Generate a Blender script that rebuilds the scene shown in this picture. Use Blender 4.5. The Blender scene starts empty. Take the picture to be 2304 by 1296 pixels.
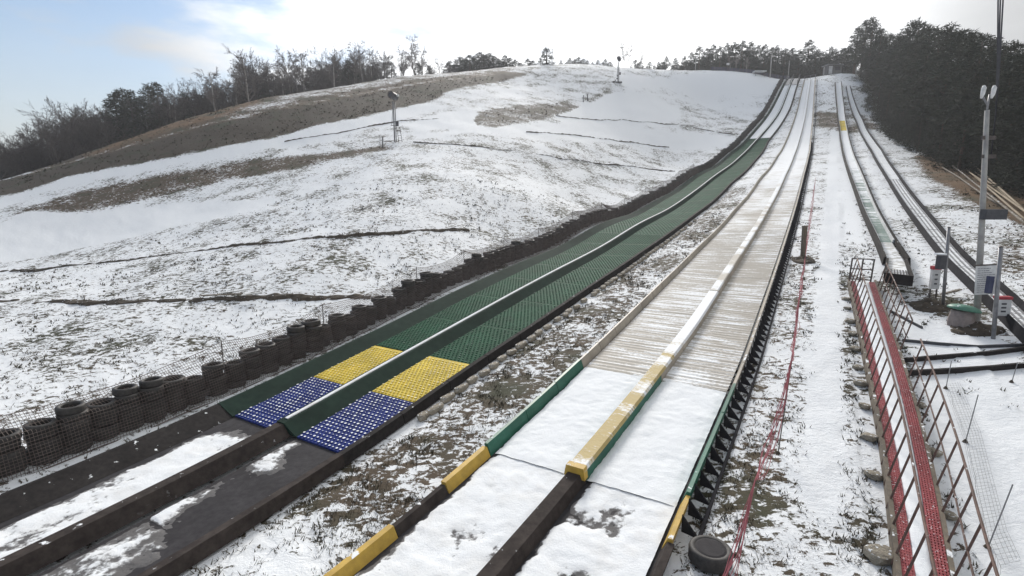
import bpy, bmesh, math, random
import numpy as np
from mathutils import Vector, Matrix, noise
random.seed(7); np.random.seed(7)
R = math.radians
SC = bpy.context.scene
COL = SC.collection

# ---------------------------------------------------------------- camera
CAM_H, PITCH, FPX, CX, CY = 6.4, R(10), 1152.0, 1152.0, 648.0
cam_d = bpy.data.cameras.new('camera'); cam = bpy.data.objects.new('camera', cam_d); COL.objects.link(cam)
cam_d.lens = 18.0; cam_d.sensor_width = 36.0; cam_d.clip_start = 0.1; cam_d.clip_end = 20000
cam.location = (0, 0, CAM_H); cam.rotation_euler = (R(90) - PITCH, 0, 0)
SC.camera = cam

# ---------------------------------------------------------------- sky, sun, exposure
SUN_AZ, SUN_EL = R(4), R(29)          # azimuth to the right of the view axis
w = bpy.data.worlds.new('World'); SC.world = w; w.use_nodes = True
nt = w.node_tree; nt.nodes.clear()
def wn(t, **k):
    n = nt.nodes.new(t)
    for a, b in k.items(): setattr(n, a, b)
    return n
sky = wn('ShaderNodeTexSky', sky_type='NISHITA', sun_disc=False)
sky.sun_elevation = SUN_EL; sky.sun_rotation = SUN_AZ; sky.air_density = 1.0; sky.dust_density = 0.3; sky.ozone_density = 1.5
tc = wn('ShaderNodeTexCoord')
mp = wn('ShaderNodeMapping'); mp.inputs['Scale'].default_value = (1.6, 1.6, 5.5)
mp.inputs['Rotation'].default_value = (0.0, 0.25, 0.3); mp.inputs['Location'].default_value = (0.35, 0.1, 0.2)
nt.links.new(tc.outputs['Generated'], mp.inputs['Vector'])
cn = wn('ShaderNodeTexNoise'); cn.inputs['Scale'].default_value = 1.6; cn.inputs['Detail'].default_value = 8; cn.inputs['Roughness'].default_value = 0.55
nt.links.new(mp.outputs['Vector'], cn.inputs['Vector'])
# cloud cover thickens towards the sun side
sd = (math.sin(SUN_AZ) * math.cos(SUN_EL), math.cos(SUN_AZ) * math.cos(SUN_EL), math.sin(SUN_EL))
dp = wn('ShaderNodeVectorMath', operation='DOT_PRODUCT'); nt.links.new(tc.outputs['Generated'], dp.inputs[0]); dp.inputs[1].default_value = sd
dx = wn('ShaderNodeVectorMath', operation='DOT_PRODUCT'); nt.links.new(tc.outputs['Generated'], dx.inputs[0]); dx.inputs[1].default_value = (1, 0.1, 0)
cov = wn('ShaderNodeMapRange', interpolation_type='SMOOTHSTEP'); nt.links.new(dx.outputs['Value'], cov.inputs['Value'])
for i, v in zip((1, 2, 3, 4), (-0.70, 0.02, -0.14, 0.36)): cov.inputs[i].default_value = v
nz = wn('ShaderNodeMath', operation='MULTIPLY_ADD'); nt.links.new(cn.outputs['Fac'], nz.inputs[0]); nz.inputs[1].default_value = 1.9; nz.inputs[2].default_value = -0.45
ad = wn('ShaderNodeMath', operation='ADD'); nt.links.new(nz.outputs['Value'], ad.inputs[0]); nt.links.new(cov.outputs['Result'], ad.inputs[1])
cm = wn('ShaderNodeMapRange', interpolation_type='SMOOTHSTEP'); nt.links.new(ad.outputs['Value'], cm.inputs['Value'])
for i, v in zip((1, 2, 3, 4), (0.40, 0.74, 0.06, 1.0)): cm.inputs[i].default_value = v
glow = wn('ShaderNodeMapRange', interpolation_type='SMOOTHSTEP'); nt.links.new(dp.outputs['Value'], glow.inputs['Value'])
for i, v in zip((1, 2, 3, 4), (0.76, 0.97, 5.0, 17.0)): glow.inputs[i].default_value = v
cr = wn('ShaderNodeMath', operation='MULTIPLY_ADD'); nt.links.new(cn.outputs['Fac'], cr.inputs[0]); cr.inputs[1].default_value = 0.6; cr.inputs[2].default_value = 0.68
gm = wn('ShaderNodeMath', operation='MULTIPLY'); nt.links.new(glow.outputs['Result'], gm.inputs[0]); nt.links.new(cr.outputs['Value'], gm.inputs[1])
cc = wn('ShaderNodeVectorMath', operation='SCALE'); cc.inputs[0].default_value = (0.97, 0.985, 1.0); nt.links.new(gm.outputs['Value'], cc.inputs['Scale'])
sz = wn('ShaderNodeSeparateXYZ'); nt.links.new(tc.outputs['Generated'], sz.inputs[0])
hzn = wn('ShaderNodeMapRange', interpolation_type='SMOOTHSTEP'); nt.links.new(sz.outputs['Z'], hzn.inputs['Value'])
for i, v in zip((1, 2, 3, 4), (0.0, 0.34, 0.75, 0.0)): hzn.inputs[i].default_value = v
cmx = wn('ShaderNodeMath', operation='MAXIMUM'); nt.links.new(cm.outputs['Result'], cmx.inputs[0]); nt.links.new(hzn.outputs['Result'], cmx.inputs[1])
mx = wn('ShaderNodeMix', data_type='RGBA'); nt.links.new(cmx.outputs['Value'], mx.inputs['Factor'])
nt.links.new(sky.outputs['Color'], mx.inputs['A']); nt.links.new(cc.outputs['Vector'], mx.inputs['B'])
bg = wn('ShaderNodeBackground'); bg.inputs['Strength'].default_value = 0.05
out = wn('ShaderNodeOutputWorld')
nt.links.new(mx.outputs['Result'], bg.inputs['Color']); nt.links.new(bg.outputs['Background'], out.inputs['Surface'])
sl = bpy.data.lights.new('sun', 'SUN'); sl.energy = 1.3; sl.angle = R(12); sl.color = (1.0, 0.95, 0.88)
so = bpy.data.objects.new('sun', sl); COL.objects.link(so)
so.rotation_euler = Vector(sd).to_track_quat('Z', 'Y').to_euler(); so.location = (0, 0, 60)
SC.view_settings.view_transform = 'Standard'; SC.view_settings.look = 'None'
SC.view_settings.exposure = 1.36; SC.view_settings.gamma = 1.0; SC.view_settings.use_curve_mapping = False
SC.render.engine = 'CYCLES'; SC.cycles.max_bounces = 6; SC.cycles.transparent_max_bounces = 8
SC.cycles.use_denoising = True

# ---------------------------------------------------------------- terrain: a thin plate surface through surveyed points
CP, SP = math.cos(PITCH), math.sin(PITCH)
def ray(u, v):
    x = (u - CX) / FPX; y = -(v - CY) / FPX
    return np.array([x, CP + y * SP, y * CP - SP])
AZ = R(31)                               # heading of the tubing runs up the hill
HX, HY = math.sin(AZ), math.cos(AZ)
def st2xy(s, t): return s * HX + t * HY, s * HY - t * HX
def xy2st(x, y): return x * HX + y * HY, x * HY - y * HX
PROF_S = [-40, 0, 8, 12, 16, 23, 32, 47, 63, 83, 97, 110, 123, 136, 142, 152, 180, 240]
PROF_Z = [0, 0, .2, .6, 1.05, 1.95, 3.15, 5.3, 8.2, 11.9, 15.1, 19.1, 24.1, 31.0, 33.6, 34.6, 33, 26]
ctrl = []
for s, z in zip(PROF_S, PROF_Z):
    for t in ((-16, -7, 2, 12) if s <= 25 else (-18, -7, 0, 9) if s < 100 else (-11, -4, 3)):
        ctrl.append((*st2xy(s, t), z - (np.interp(s, [25, 47, 63, 83, 97], [0, .7, 1.2, 1.2, .2]) if t == -18 and s < 100 else 0)))
for u, v, k in [(0, 1000, 13.4), (0, 800, 19.8), (0, 680, 27.4), (0, 610, 38), (0, 540, 46), (0, 480, 53), (0, 430, 62), (0, 405, 70),
                (400, 700, 23.9), (400, 560, 36.5), (400, 470, 48), (400, 400, 57), (400, 330, 66), (400, 275, 76), (200, 342, 72), (600, 220, 88),
                (900, 500, 35.5), (890, 320, 62), (900, 400, 46.6), (900, 260, 76), (900, 210, 90), (900, 172, 106), (650, 620, 27), (650, 420, 49), (650, 330, 63),
                (1200, 440, 46.8), (1200, 330, 66), (1200, 250, 86), (1200, 190, 107), (1150, 150, 122), (1390, 188, 112), (1500, 300, 93), (1400, 350, 76),
                (1600, 230, 116), (1500, 156, 130), (1600, 159, 126), (1700, 165, 123), (1300, 144, 128)]:
    d = ray(u, v) * k; ctrl.append((d[0], d[1], d[2] + CAM_H))
# ground beyond the crest falls gently away; flat land behind the camera
for u, z1, z2 in [(-300, 6, 0), (0, 7.0, 3), (300, 12, 8), (600, 19.5, 14), (900, 32, 26), (1200, 38, 33), (1500, 38, 34)]:
    az = math.atan2((u - CX) / FPX, 1.0)
    rr = 115 if u <= 300 else (138 if u < 1000 else 155)
    for r_, z in ((rr, z1), (rr + 70, z2)): ctrl.append((math.sin(az) * r_, math.cos(az) * r_, z))
for x, y, z in [(-60, -10, -0.4), (-60, 12, 0.2), (-30, -40, 0), (30, -40, 0), (60, 0, 0), (45, 15, .4), (0, -40, 0), (70, 45, 4.0), (62, 32, 2.2), (-90, 20, 1),
                (78, 78, 10), (92, 112, 22), (140, 90, 18), (140, 160, 30), (-110, 60, 4)]:
    ctrl.append((x, y, z))
ctrl = np.array(ctrl, float); CT = ctrl[:, :2] / 100.0
def phi(r2): return np.where(r2 > 1e-12, 0.5 * r2 * np.log(np.maximum(r2, 1e-12)), 0.0)
n_ = len(CT); A_ = np.zeros((n_ + 3, n_ + 3))
A_[:n_, :n_] = phi(((CT[:, None] - CT[None]) ** 2).sum(2)) + np.eye(n_) * 1.2e-3
A_[:n_, n_] = 1; A_[:n_, n_ + 1:] = CT; A_[n_:, :n_] = A_[:n_, n_:].T
WT = np.linalg.solve(A_, np.concatenate([ctrl[:, 2], np.zeros(3)]))
def hgt(x, y):
    x = np.asarray(x, float); y = np.asarray(y, float); sh = x.shape; x = x.ravel(); y = y.ravel(); o = np.empty(len(x))
    for i in range(0, len(x), 20000):
        q = np.stack([x[i:i + 20000], y[i:i + 20000]], 1) / 100.0
        o[i:i + 20000] = phi(((q[:, None] - CT[None]) ** 2).sum(2)) @ WT[:n_] + WT[n_] + q @ WT[n_ + 1:]
    r = np.hypot(x, y); f = np.clip((r - 185) / 120, 0, 1); f = f * f * (3 - 2 * f)
    return (o * (1 - f) + 6.0 * f).reshape(sh)
def hz(x, y): return float(hgt(np.array([x]), np.array([y]))[0])
KS = np.geomspace(3, 230, 420)
def at(u, v, dz=0.0, kmax=None):
    """point where the sight line meets the ground raised by dz"""
    d = ray(u, v); P = KS[:, None] * d[None]; g = hgt(P[:, 0], P[:, 1]) + dz - CAM_H - P[:, 2]
    i = np.argmax(g > 0)
    if g[i] <= 0: i = len(KS) - 1
    i = max(i, 1); f = g[i - 1] / (g[i - 1] - g[i] + 1e-12); f = min(max(f, 0), 1)
    k = KS[i - 1] + (KS[i] - KS[i - 1]) * f
    return Vector((d[0] * k, d[1] * k, d[2] * k + CAM_H))
def on(u, v, k):
    d = ray(u, v) * k
    return Vector((d[0], d[1], d[2] + CAM_H))
def depth(p): return p[1] * CP - (p[2] - CAM_H) * SP
def proj(p):
    d = depth(p); up = p[1] * SP + (p[2] - CAM_H) * CP
    return CX + FPX * p[0] / d, CY - FPX * up / d

# ---------------------------------------------------------------- helpers
def tag(o, label=None, cat=None, group=None, kind=None):
    for k, v in (('label', label), ('category', cat), ('group', group), ('kind', kind)):
        if v: o[k] = v
    return o
def thing(name, label, cat, loc=(0, 0, 0), group=None):
    o = bpy.data.objects.new(name, None); o.empty_display_size = 0.2; COL.objects.link(o)
    o.location = loc; return tag(o, label, cat, group)
def link(o, parent=None):
    COL.objects.link(o)
    if parent is not None: o.parent = parent
    return o
def root_loc(p):
    v = Vector((0, 0, 0))
    while p is not None: v += p.location; p = p.parent
    return v
class MB:
    """collects faces in world coordinates and links them as one mesh object"""
    def __init__(s): s.v = []; s.f = []; s.uv = []; s.mi = []; s.at = []
    def face(s, pts, mi=0, uv=None):
        b = len(s.v); s.v += [tuple(p) for p in pts]; s.f.append(tuple(range(b, b + len(pts)))); s.mi.append(mi)
        s.uv += uv if uv else [(p[0], p[1]) for p in pts]
    def box(s, c, sx, sy, sz, M=None, mi=0):
        M = M or Matrix.Identity(3); c = Vector(c)
        P = [c + M @ Vector((x * sx / 2, y * sy / 2, z * sz / 2)) for x in (-1, 1) for y in (-1, 1) for z in (-1, 1)]
        for q in ((0, 1, 3, 2), (4, 6, 7, 5), (0, 4, 5, 1), (2, 3, 7, 6), (0, 2, 6, 4), (1, 5, 7, 3)): s.face([P[i] for i in q], mi)
    def beam(s, a, b, w=0.05, h=None, mi=0, up=(0, 0, 1)):
        a = Vector(a); b = Vector(b); d = b - a; L = d.length; h = h or w
        if L < 1e-6: return
        y = d / L; u = Vector(up)
        if abs(y.dot(u)) > 0.98: u = Vector((1, 0, 0))
        x = y.cross(u).normalized(); z = x.cross(y)
        s.box((a + b) / 2, w, L, h, Matrix((x, y, z)).transposed(), mi)
    def tube(s, pts, r, n=6, mi=0, caps=True):
        pts = [Vector(p) for p in pts]; rs = r if hasattr(r, '__len__') else [r] * len(pts); rings = []
        for i, p in enumerate(pts):
            d = (pts[min(i + 1, len(pts) - 1)] - pts[max(i - 1, 0)]).normalized()
            u = Vector((0, 0, 1)) if abs(d.z) < 0.95 else Vector((1, 0, 0))
            x = d.cross(u).normalized(); y = x.cross(d)
            rings.append([p + (x * math.cos(2 * math.pi * j / n) + y * math.sin(2 * math.pi * j / n)) * rs[i] for j in range(n)])
        b = len(s.v)
        for rg in rings: s.v += [tuple(q) for q in rg]
        for i in range(len(pts) - 1):
            for j in range(n):
                q = (b + i * n + j, b + i * n + (j + 1) % n, b + (i + 1) * n + (j + 1) % n, b + (i + 1) * n + j)
                s.f.append(q); s.mi.append(mi); s.uv += [(j / n, i), ((j + 1) / n, i), ((j + 1) / n, i + 1), (j / n, i + 1)]
        if caps and n > 2:
            for k, o in ((0, range(n - 1, -1, -1)), (len(pts) - 1, range(n))):
                s.f.append(tuple(b + k * n + j for j in o)); s.mi.append(mi); s.uv += [(0, 0)] * n
    def grid(s, P, mi=0, UV=None, close=False):
        """P[i][j] rows of points"""
        b = len(s.v); n, m = len(P), len(P[0])
        for r in P: s.v += [tuple(q) for q in r]
        for i in range(n - 1):
            for j in range(m if close else m - 1):
                k = (j + 1) % m
                s.f.append((b + i * m + j, b + i * m + k, b + (i + 1) * m + k, b + (i + 1) * m + j)); s.mi.append(mi)
                if UV: s.uv += [UV[i][j], UV[i][k], UV[i + 1][k], UV[i + 1][j]]
                else: s.uv += [(0, 0)] * 4
    def mesh(s, name, mats, off=Vector((0, 0, 0)), smooth=False):
        me = bpy.data.meshes.new(name)
        me.from_pydata([(a - off.x, b - off.y, c - off.z) for a, b, c in s.v], [], s.f)
        for m in (mats if isinstance(mats, (list, tuple)) else [mats]): me.materials.append(m)
        me.polygons.foreach_set('material_index', s.mi)
        uv = me.uv_layers.new(name='UVMap'); uv.data.foreach_set('uv', np.array(s.uv, dtype=np.float32).ravel())
        if smooth: me.polygons.foreach_set('use_smooth', [True] * len(s.f))
        me.update(); return me
    def build(s, name, mats, parent=None, smooth=False):
        o = bpy.data.objects.new(name, s.mesh(name, mats, root_loc(parent), smooth)); return link(o, parent)
def copy_tree(o, parent=None):
    c = o.copy(); COL.objects.link(c); c.parent = parent
    for ch in o.children:
        d = ch.copy(); COL.objects.link(d); d.parent = c
        for g in ch.children:
            e = g.copy(); COL.objects.link(e); e.parent = d
    return c

# ---------------------------------------------------------------- procedural materials
def NT(name):
    m = bpy.data.materials.new(name); m.use_nodes = True; t = m.node_tree
    b = t.nodes['Principled BSDF']
    def N(ty, ins=None, **k):
        n = t.nodes.new(ty)
        for a, v in k.items(): setattr(n, a, v)
        for a, v in (ins or {}).items():
            if isinstance(v, bpy.types.NodeSocket): t.links.new(v, n.inputs[a])
            else: n.inputs[a].default_value = v
        return n
    return m, t, b, N
SNOW = (0.86, 0.88, 0.90, 1)
def pm(name, c1, c2=None, scale=6.0, rough=0.7, bump=0.3, snow=0.0, snow_scale=4.0, uv=False, stretch=(1, 1, 1), metal=0.0, up=0.75, detail=5, spec=0.4, snow_flat=False, bdist=0.02):
    m, t, b, N = NT(name); L = t.links.new
    tc = N('ShaderNodeTexCoord'); mp = N('ShaderNodeMapping', {'Vector': tc.outputs['UV' if uv else 'Object'], 'Scale': stretch})
    c2 = c2 or tuple(x * 0.6 for x in c1)
    n1 = N('ShaderNodeTexNoise', {'Vector': mp.outputs[0], 'Scale': scale, 'Detail': detail, 'Roughness': 0.62})
    r1 = N('ShaderNodeMapRange', {'Value': n1.outputs['Fac'], 1: 0.35, 2: 0.65})
    mx = N('ShaderNodeMix', {'Factor': r1.outputs[0], 'A': (*c1, 1), 'B': (*c2, 1)}, data_type='RGBA')
    # broad weathering
    n3 = N('ShaderNodeTexNoise', {'Vector': mp.outputs[0], 'Scale': scale * 0.17, 'Detail': 3})
    r3 = N('ShaderNodeMapRange', {'Value': n3.outputs['Fac'], 1: 0.3, 2: 0.7, 3: 0.78, 4: 1.18})
    mul = N('ShaderNodeVectorMath', {0: mx.outputs['Result'], 'Scale': r3.outputs[0]}, operation='SCALE')
    col = mul.outputs[0]; rg = rough
    hgt_ = n1.outputs['Fac']
    if snow > 0:
        n2 = N('ShaderNodeTexNoise', {'Vector': mp.outputs[0], 'Scale': snow_scale, 'Detail': 6, 'Roughness': 0.6})
        g = N('ShaderNodeNewGeometry'); sx = N('ShaderNodeSeparateXYZ', {0: g.outputs['Normal']})
        rz = N('ShaderNodeMapRange', {'Value': sx.outputs['Z'], 1: up - 0.2, 2: up + 0.1}, interpolation_type='SMOOTHSTEP')
        th = N('ShaderNodeMapRange', {'Value': n2.outputs['Fac'], 1: 0.66 - 0.34 * snow, 2: 0.71 - 0.34 * snow}, interpolation_type='SMOOTHSTEP')
        k = N('ShaderNodeMath', {0: rz.outputs[0], 1: th.outputs[0]}, operation='MULTIPLY')
        m2 = N('ShaderNodeMix', {'Factor': k.outputs[0], 'A': col, 'B': SNOW}, data_type='RGBA'); col = m2.outputs['Result']
        rr = N('ShaderNodeMapRange', {'Value': k.outputs[0], 3: rough, 4: 0.85}); L(rr.outputs[0], b.inputs['Roughness'])
        hh = N('ShaderNodeMath', {0: n1.outputs['Fac'], 1: k.outputs[0]}, operation='ADD'); hgt_ = hh.outputs[0]
    else: b.inputs['Roughness'].default_value = rough
    L(col, b.inputs['Base Color'])
    b.inputs['Metallic'].default_value = metal; b.inputs['Specular IOR Level'].default_value = spec
    if bump:
        bp = N('ShaderNodeBump', {'Height': hgt_, 'Strength': bump, 'Distance': bdist}); L(bp.outputs[0], b.inputs['Normal'])
    return m
def snow_mat(name, dirt=0.0, scale=3.0, slush=False):
    m, t, b, N = NT(name); L = t.links.new
    tc = N('ShaderNodeTexCoord')
    n1 = N('ShaderNodeTexNoise', {'Vector': tc.outputs['Object'], 'Scale': scale, 'Detail': 7, 'Roughness': 0.6})
    r1 = N('ShaderNodeMapRange', {'Value': n1.outputs['Fac'], 1: 0.45, 2: 0.75, 3: 0.0, 4: dirt})
    mx = N('ShaderNodeMix', {'Factor': r1.outputs[0], 'A': SNOW, 'B': (0.50, 0.45, 0.38, 1)}, data_type='RGBA')
    res = mx.outputs['Result']
    if slush:      # thin wet snow over the black belt; UV.x is its thickness
        sx = N('ShaderNodeSeparateXYZ', {0: tc.outputs['UV']}); n4 = N('ShaderNodeTexNoise', {'Vector': tc.outputs['Object'], 'Scale': 9.0, 'Detail': 6, 'Roughness': .7})
        a4 = N('ShaderNodeMath', {0: n4.outputs['Fac'], 1: .9, 2: sx.outputs['X']}, operation='MULTIPLY_ADD')
        r4 = N('ShaderNodeMapRange', {'Value': a4.outputs[0], 1: .60, 2: .86}, interpolation_type='SMOOTHSTEP')
        m4 = N('ShaderNodeMix', {'Factor': r4.outputs[0], 'A': (.13, .125, .125, 1), 'B': res}, data_type='RGBA'); res = m4.outputs['Result']
    L(res, b.inputs['Base Color']); b.inputs['Roughness'].default_value = 0.8; b.inputs['Specular IOR Level'].default_value = 0.25
    n2 = N('ShaderNodeTexNoise', {'Vector': tc.outputs['Object'], 'Scale': 22.0, 'Detail': 5, 'Roughness': 0.7})
    a = N('ShaderNodeMath', {0: n1.outputs['Fac'], 1: n2.outputs['Fac']}, operation='ADD')
    bp = N('ShaderNodeBump', {'Height': a.outputs[0], 'Strength': 0.5, 'Distance': 0.03}); L(bp.outputs[0], b.inputs['Normal'])
    return m
M = {}
M['slush'] = snow_mat('slushy_snow', .25, 2.2, True); M['snow'] = snow_mat('snow'); M['snow_dirty'] = snow_mat('snow_trodden', 0.5, 2.2)
M['rubber'] = pm('black_rubber', (.022, .020, .020), (.036, .032, .031), 9, .85, .35, snow=0.03, snow_scale=5, spec=.1)
M['rubber_clean'] = pm('black_rubber_belt', (.030, .028, .031), (.046, .043, .046), 7, .75, .25, spec=.15)
M['tyre'] = pm('tyre_rubber', (.036, .034, .033), (.066, .060, .056), 14, .65, .35)
M['beam'] = pm('dark_beam', (.036, .029, .027), (.062, .051, .046), 5, .85, .5, snow=.05, spec=.12, stretch=(1, 1, 1))
M['blue'] = pm('blue_mat', (.011, .024, .14), (.02, .04, .20), 8, .7, .1, spec=.15)
M['yellow'] = pm('yellow_mat', (.58, .42, .035), (.70, .54, .08), 8, .7, .1, spec=.2)
M['green'] = pm('green_mat', (.006, .054, .026), (.011, .080, .040), 5, .8, .1, spec=.12)
M['green_wall'] = pm('green_wall', (.009, .024, .018), (.015, .034, .025), 4, .85, .15, spec=.1)
M['green_tip'] = pm('pale_green', (.17, .26, .21), (.05, .12, .08), 18, .7, .1, spec=.15)  # bump tips, lighter than the green mat itself
M['blue_tip'] = snow_mat('snow_on_blue'); M['yellow_tip'] = pm('yellow_frosted', (.72, .60, .2), (.80, .74, .5), 15, .5, .1)
M['bright_green'] = pm('green_panel', (.015, .11, .07), (.03, .15, .10), 4, .5, .15, snow=.12)
M['pad'] = pm('yellow_pad', (.56, .36, .06), (.44, .28, .05), 5, .6, .3, snow=.2, snow_scale=2)
M['cap_yellow'] = pm('yellow_cap', (.50, .39, .17), (.60, .56, .48), 2.2, .75, .3, spec=.2)
M['beige'] = pm('beige_plastic', (.46, .41, .34), (.36, .315, .26), 3, .55, .15, snow=.25, snow_scale=3)
M['steel'] = pm('dark_steel', (.07, .062, .06), (.12, .10, .09), 9, .5, .2, metal=.3, snow=.12)
M['galv'] = pm('galvanised_steel', (.30, .30, .31), (.22, .22, .23), 7, .45, .15, metal=.5)
M['rust'] = pm('rusty_steel', (.15, .085, .065), (.09, .06, .052), 12, .75, .3, snow=.1)
M['bracket'] = pm('black_bracket', (.022, .022, .026), (.036, .034, .038), 9, .9, .2, spec=.08)
M['timber'] = pm('weathered_timber', (.19, .155, .115), (.12, .10, .078), 8, .8, .5, snow=.2, stretch=(1, 1, 1))
M['red'] = pm('red_plastic', (.42, .035, .05), (.30, .02, .035), 10, .5, .2)
M['stone'] = pm('rough_stone', (.36, .32, .25), (.24, .21, .17), 4, .85, .8, snow=.35, snow_scale=2.5, bdist=.05)
M['concrete'] = pm('pole_concrete', (.40, .39, .37), (.30, .29, .28), 4, .85, .4)
M['net'] = pm('brown_net', (.17, .135, .122), (.12, .096, .088), 12, .8, 0)
M['net_grey'] = pm('grey_net', (.24, .235, .23), (.18, .175, .17), 12, .7, 0)
M['net_red'] = pm('red_net', (.46, .16, .18), (.34, .09, .11), 12, .7, 0)
M['dark'] = pm('dark_paint', (.045, .047, .055), (.07, .07, .08), 6, .5, .15)
M['white_paint'] = pm('white_paint', (.70, .70, .70), (.55, .55, .55), 6, .5, .15)
M['soil'] = pm('dark_soil', (.052, .041, .031), (.095, .076, .056), 5, .95, .9, snow=.12, snow_scale=6, bdist=.06)

# beige transverse mat, its grooves filled with snow; UV = metres across, metres along
def streak_mat(name, base, base2, lo, hi, s_lo, s_hi, freq=5.5):
    m, t, b, N = NT(name); L = t.links.new
    tc = N('ShaderNodeTexCoord'); uv = tc.outputs['UV']
    mp = N('ShaderNodeMapping', {'Vector': uv, 'Scale': (0.5, freq, 1)})
    n1 = N('ShaderNodeTexNoise', {'Vector': mp.outputs[0], 'Scale': 1.0, 'Detail': 5, 'Roughness': 0.65, 'Distortion': 0.5})
    mp2 = N('ShaderNodeMapping', {'Vector': uv, 'Scale': (9, 14, 1)})
    n2 = N('ShaderNodeTexNoise', {'Vector': mp2.outputs[0], 'Scale': 1.0, 'Detail': 4, 'Roughness': 0.6})
    mp3 = N('ShaderNodeMapping', {'Vector': uv, 'Scale': (.35, .16, 1)})
    n3 = N('ShaderNodeTexNoise', {'Vector': mp3.outputs[0], 'Scale': 1.0, 'Detail': 3})
    sx = N('ShaderNodeSeparateXYZ', {0: uv})
    cv = N('ShaderNodeMapRange', {'Value': sx.outputs['Y'], 1: s_lo, 2: s_hi, 3: lo, 4: hi}, interpolation_type='SMOOTHSTEP')
    a = N('ShaderNodeMath', {0: n2.outputs['Fac'], 1: 0.42, 2: n1.outputs['Fac']}, operation='MULTIPLY_ADD')
    a2 = N('ShaderNodeMath', {0: n3.outputs['Fac'], 1: 0.45, 2: a.outputs[0]}, operation='MULTIPLY_ADD')
    a3 = N('ShaderNodeMath', {0: a2.outputs[0], 1: cv.outputs[0]}, operation='ADD')
    k = N('ShaderNodeMapRange', {'Value': a3.outputs[0], 1: 0.93, 2: 1.12}, interpolation_type='SMOOTHSTEP')
    bm = N('ShaderNodeMix', {'Factor': n2.outputs['Fac'], 'A': (*base, 1), 'B': (*base2, 1)}, data_type='RGBA')
    mx = N('ShaderNodeMix', {'Factor': k.outputs[0], 'A': bm.outputs['Result'], 'B': SNOW}, data_type='RGBA')
    L(mx.outputs['Result'], b.inputs['Base Color']); b.inputs['Roughness'].default_value = 0.65; b.inputs['Specular IOR Level'].default_value = 0.3
    bp = N('ShaderNodeBump', {'Height': a3.outputs[0], 'Strength': 0.5, 'Distance': 0.04}); L(bp.outputs[0], b.inputs['Normal'])
    return m
M['streak'] = streak_mat('beige_mat', (.47, .435, .38), (.33, .30, .26), .03, .40, 26, 125)
M['streak_dark'] = streak_mat('dark_slat_mat', (.08, .08, .085), (.14, .135, .135), .18, .34, 20, 120, freq=3)

# ---------------------------------------------------------------- the ground sheet
def pip(px, py, poly):
    poly = np.asarray(poly); inside = np.zeros(px.shape, bool); n = len(poly)
    for i in range(n):
        x0, y0 = poly[i]; x1, y1 = poly[(i + 1) % n]
        c = ((y0 > py) != (y1 > py)) & (px < (x1 - x0) * (py - y0) / (y1 - y0 + 1e-12) + x0); inside ^= c
    return inside
def seg_dist(px, py, line):
    d = np.full(px.shape, 1e9); line = np.asarray(line)
    for (x0, y0), (x1, y1) in zip(line[:-1], line[1:]):
        dx, dy = x1 - x0, y1 - y0; f = np.clip(((px - x0) * dx + (py - y0) * dy) / (dx * dx + dy * dy + 1e-9), 0, 1)
        d = np.minimum(d, np.hypot(px - x0 - f * dx, py - y0 - f * dy))
    return d
def wpoly(pts): return [tuple(at(u, v)[:2]) for u, v in pts]
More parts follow.
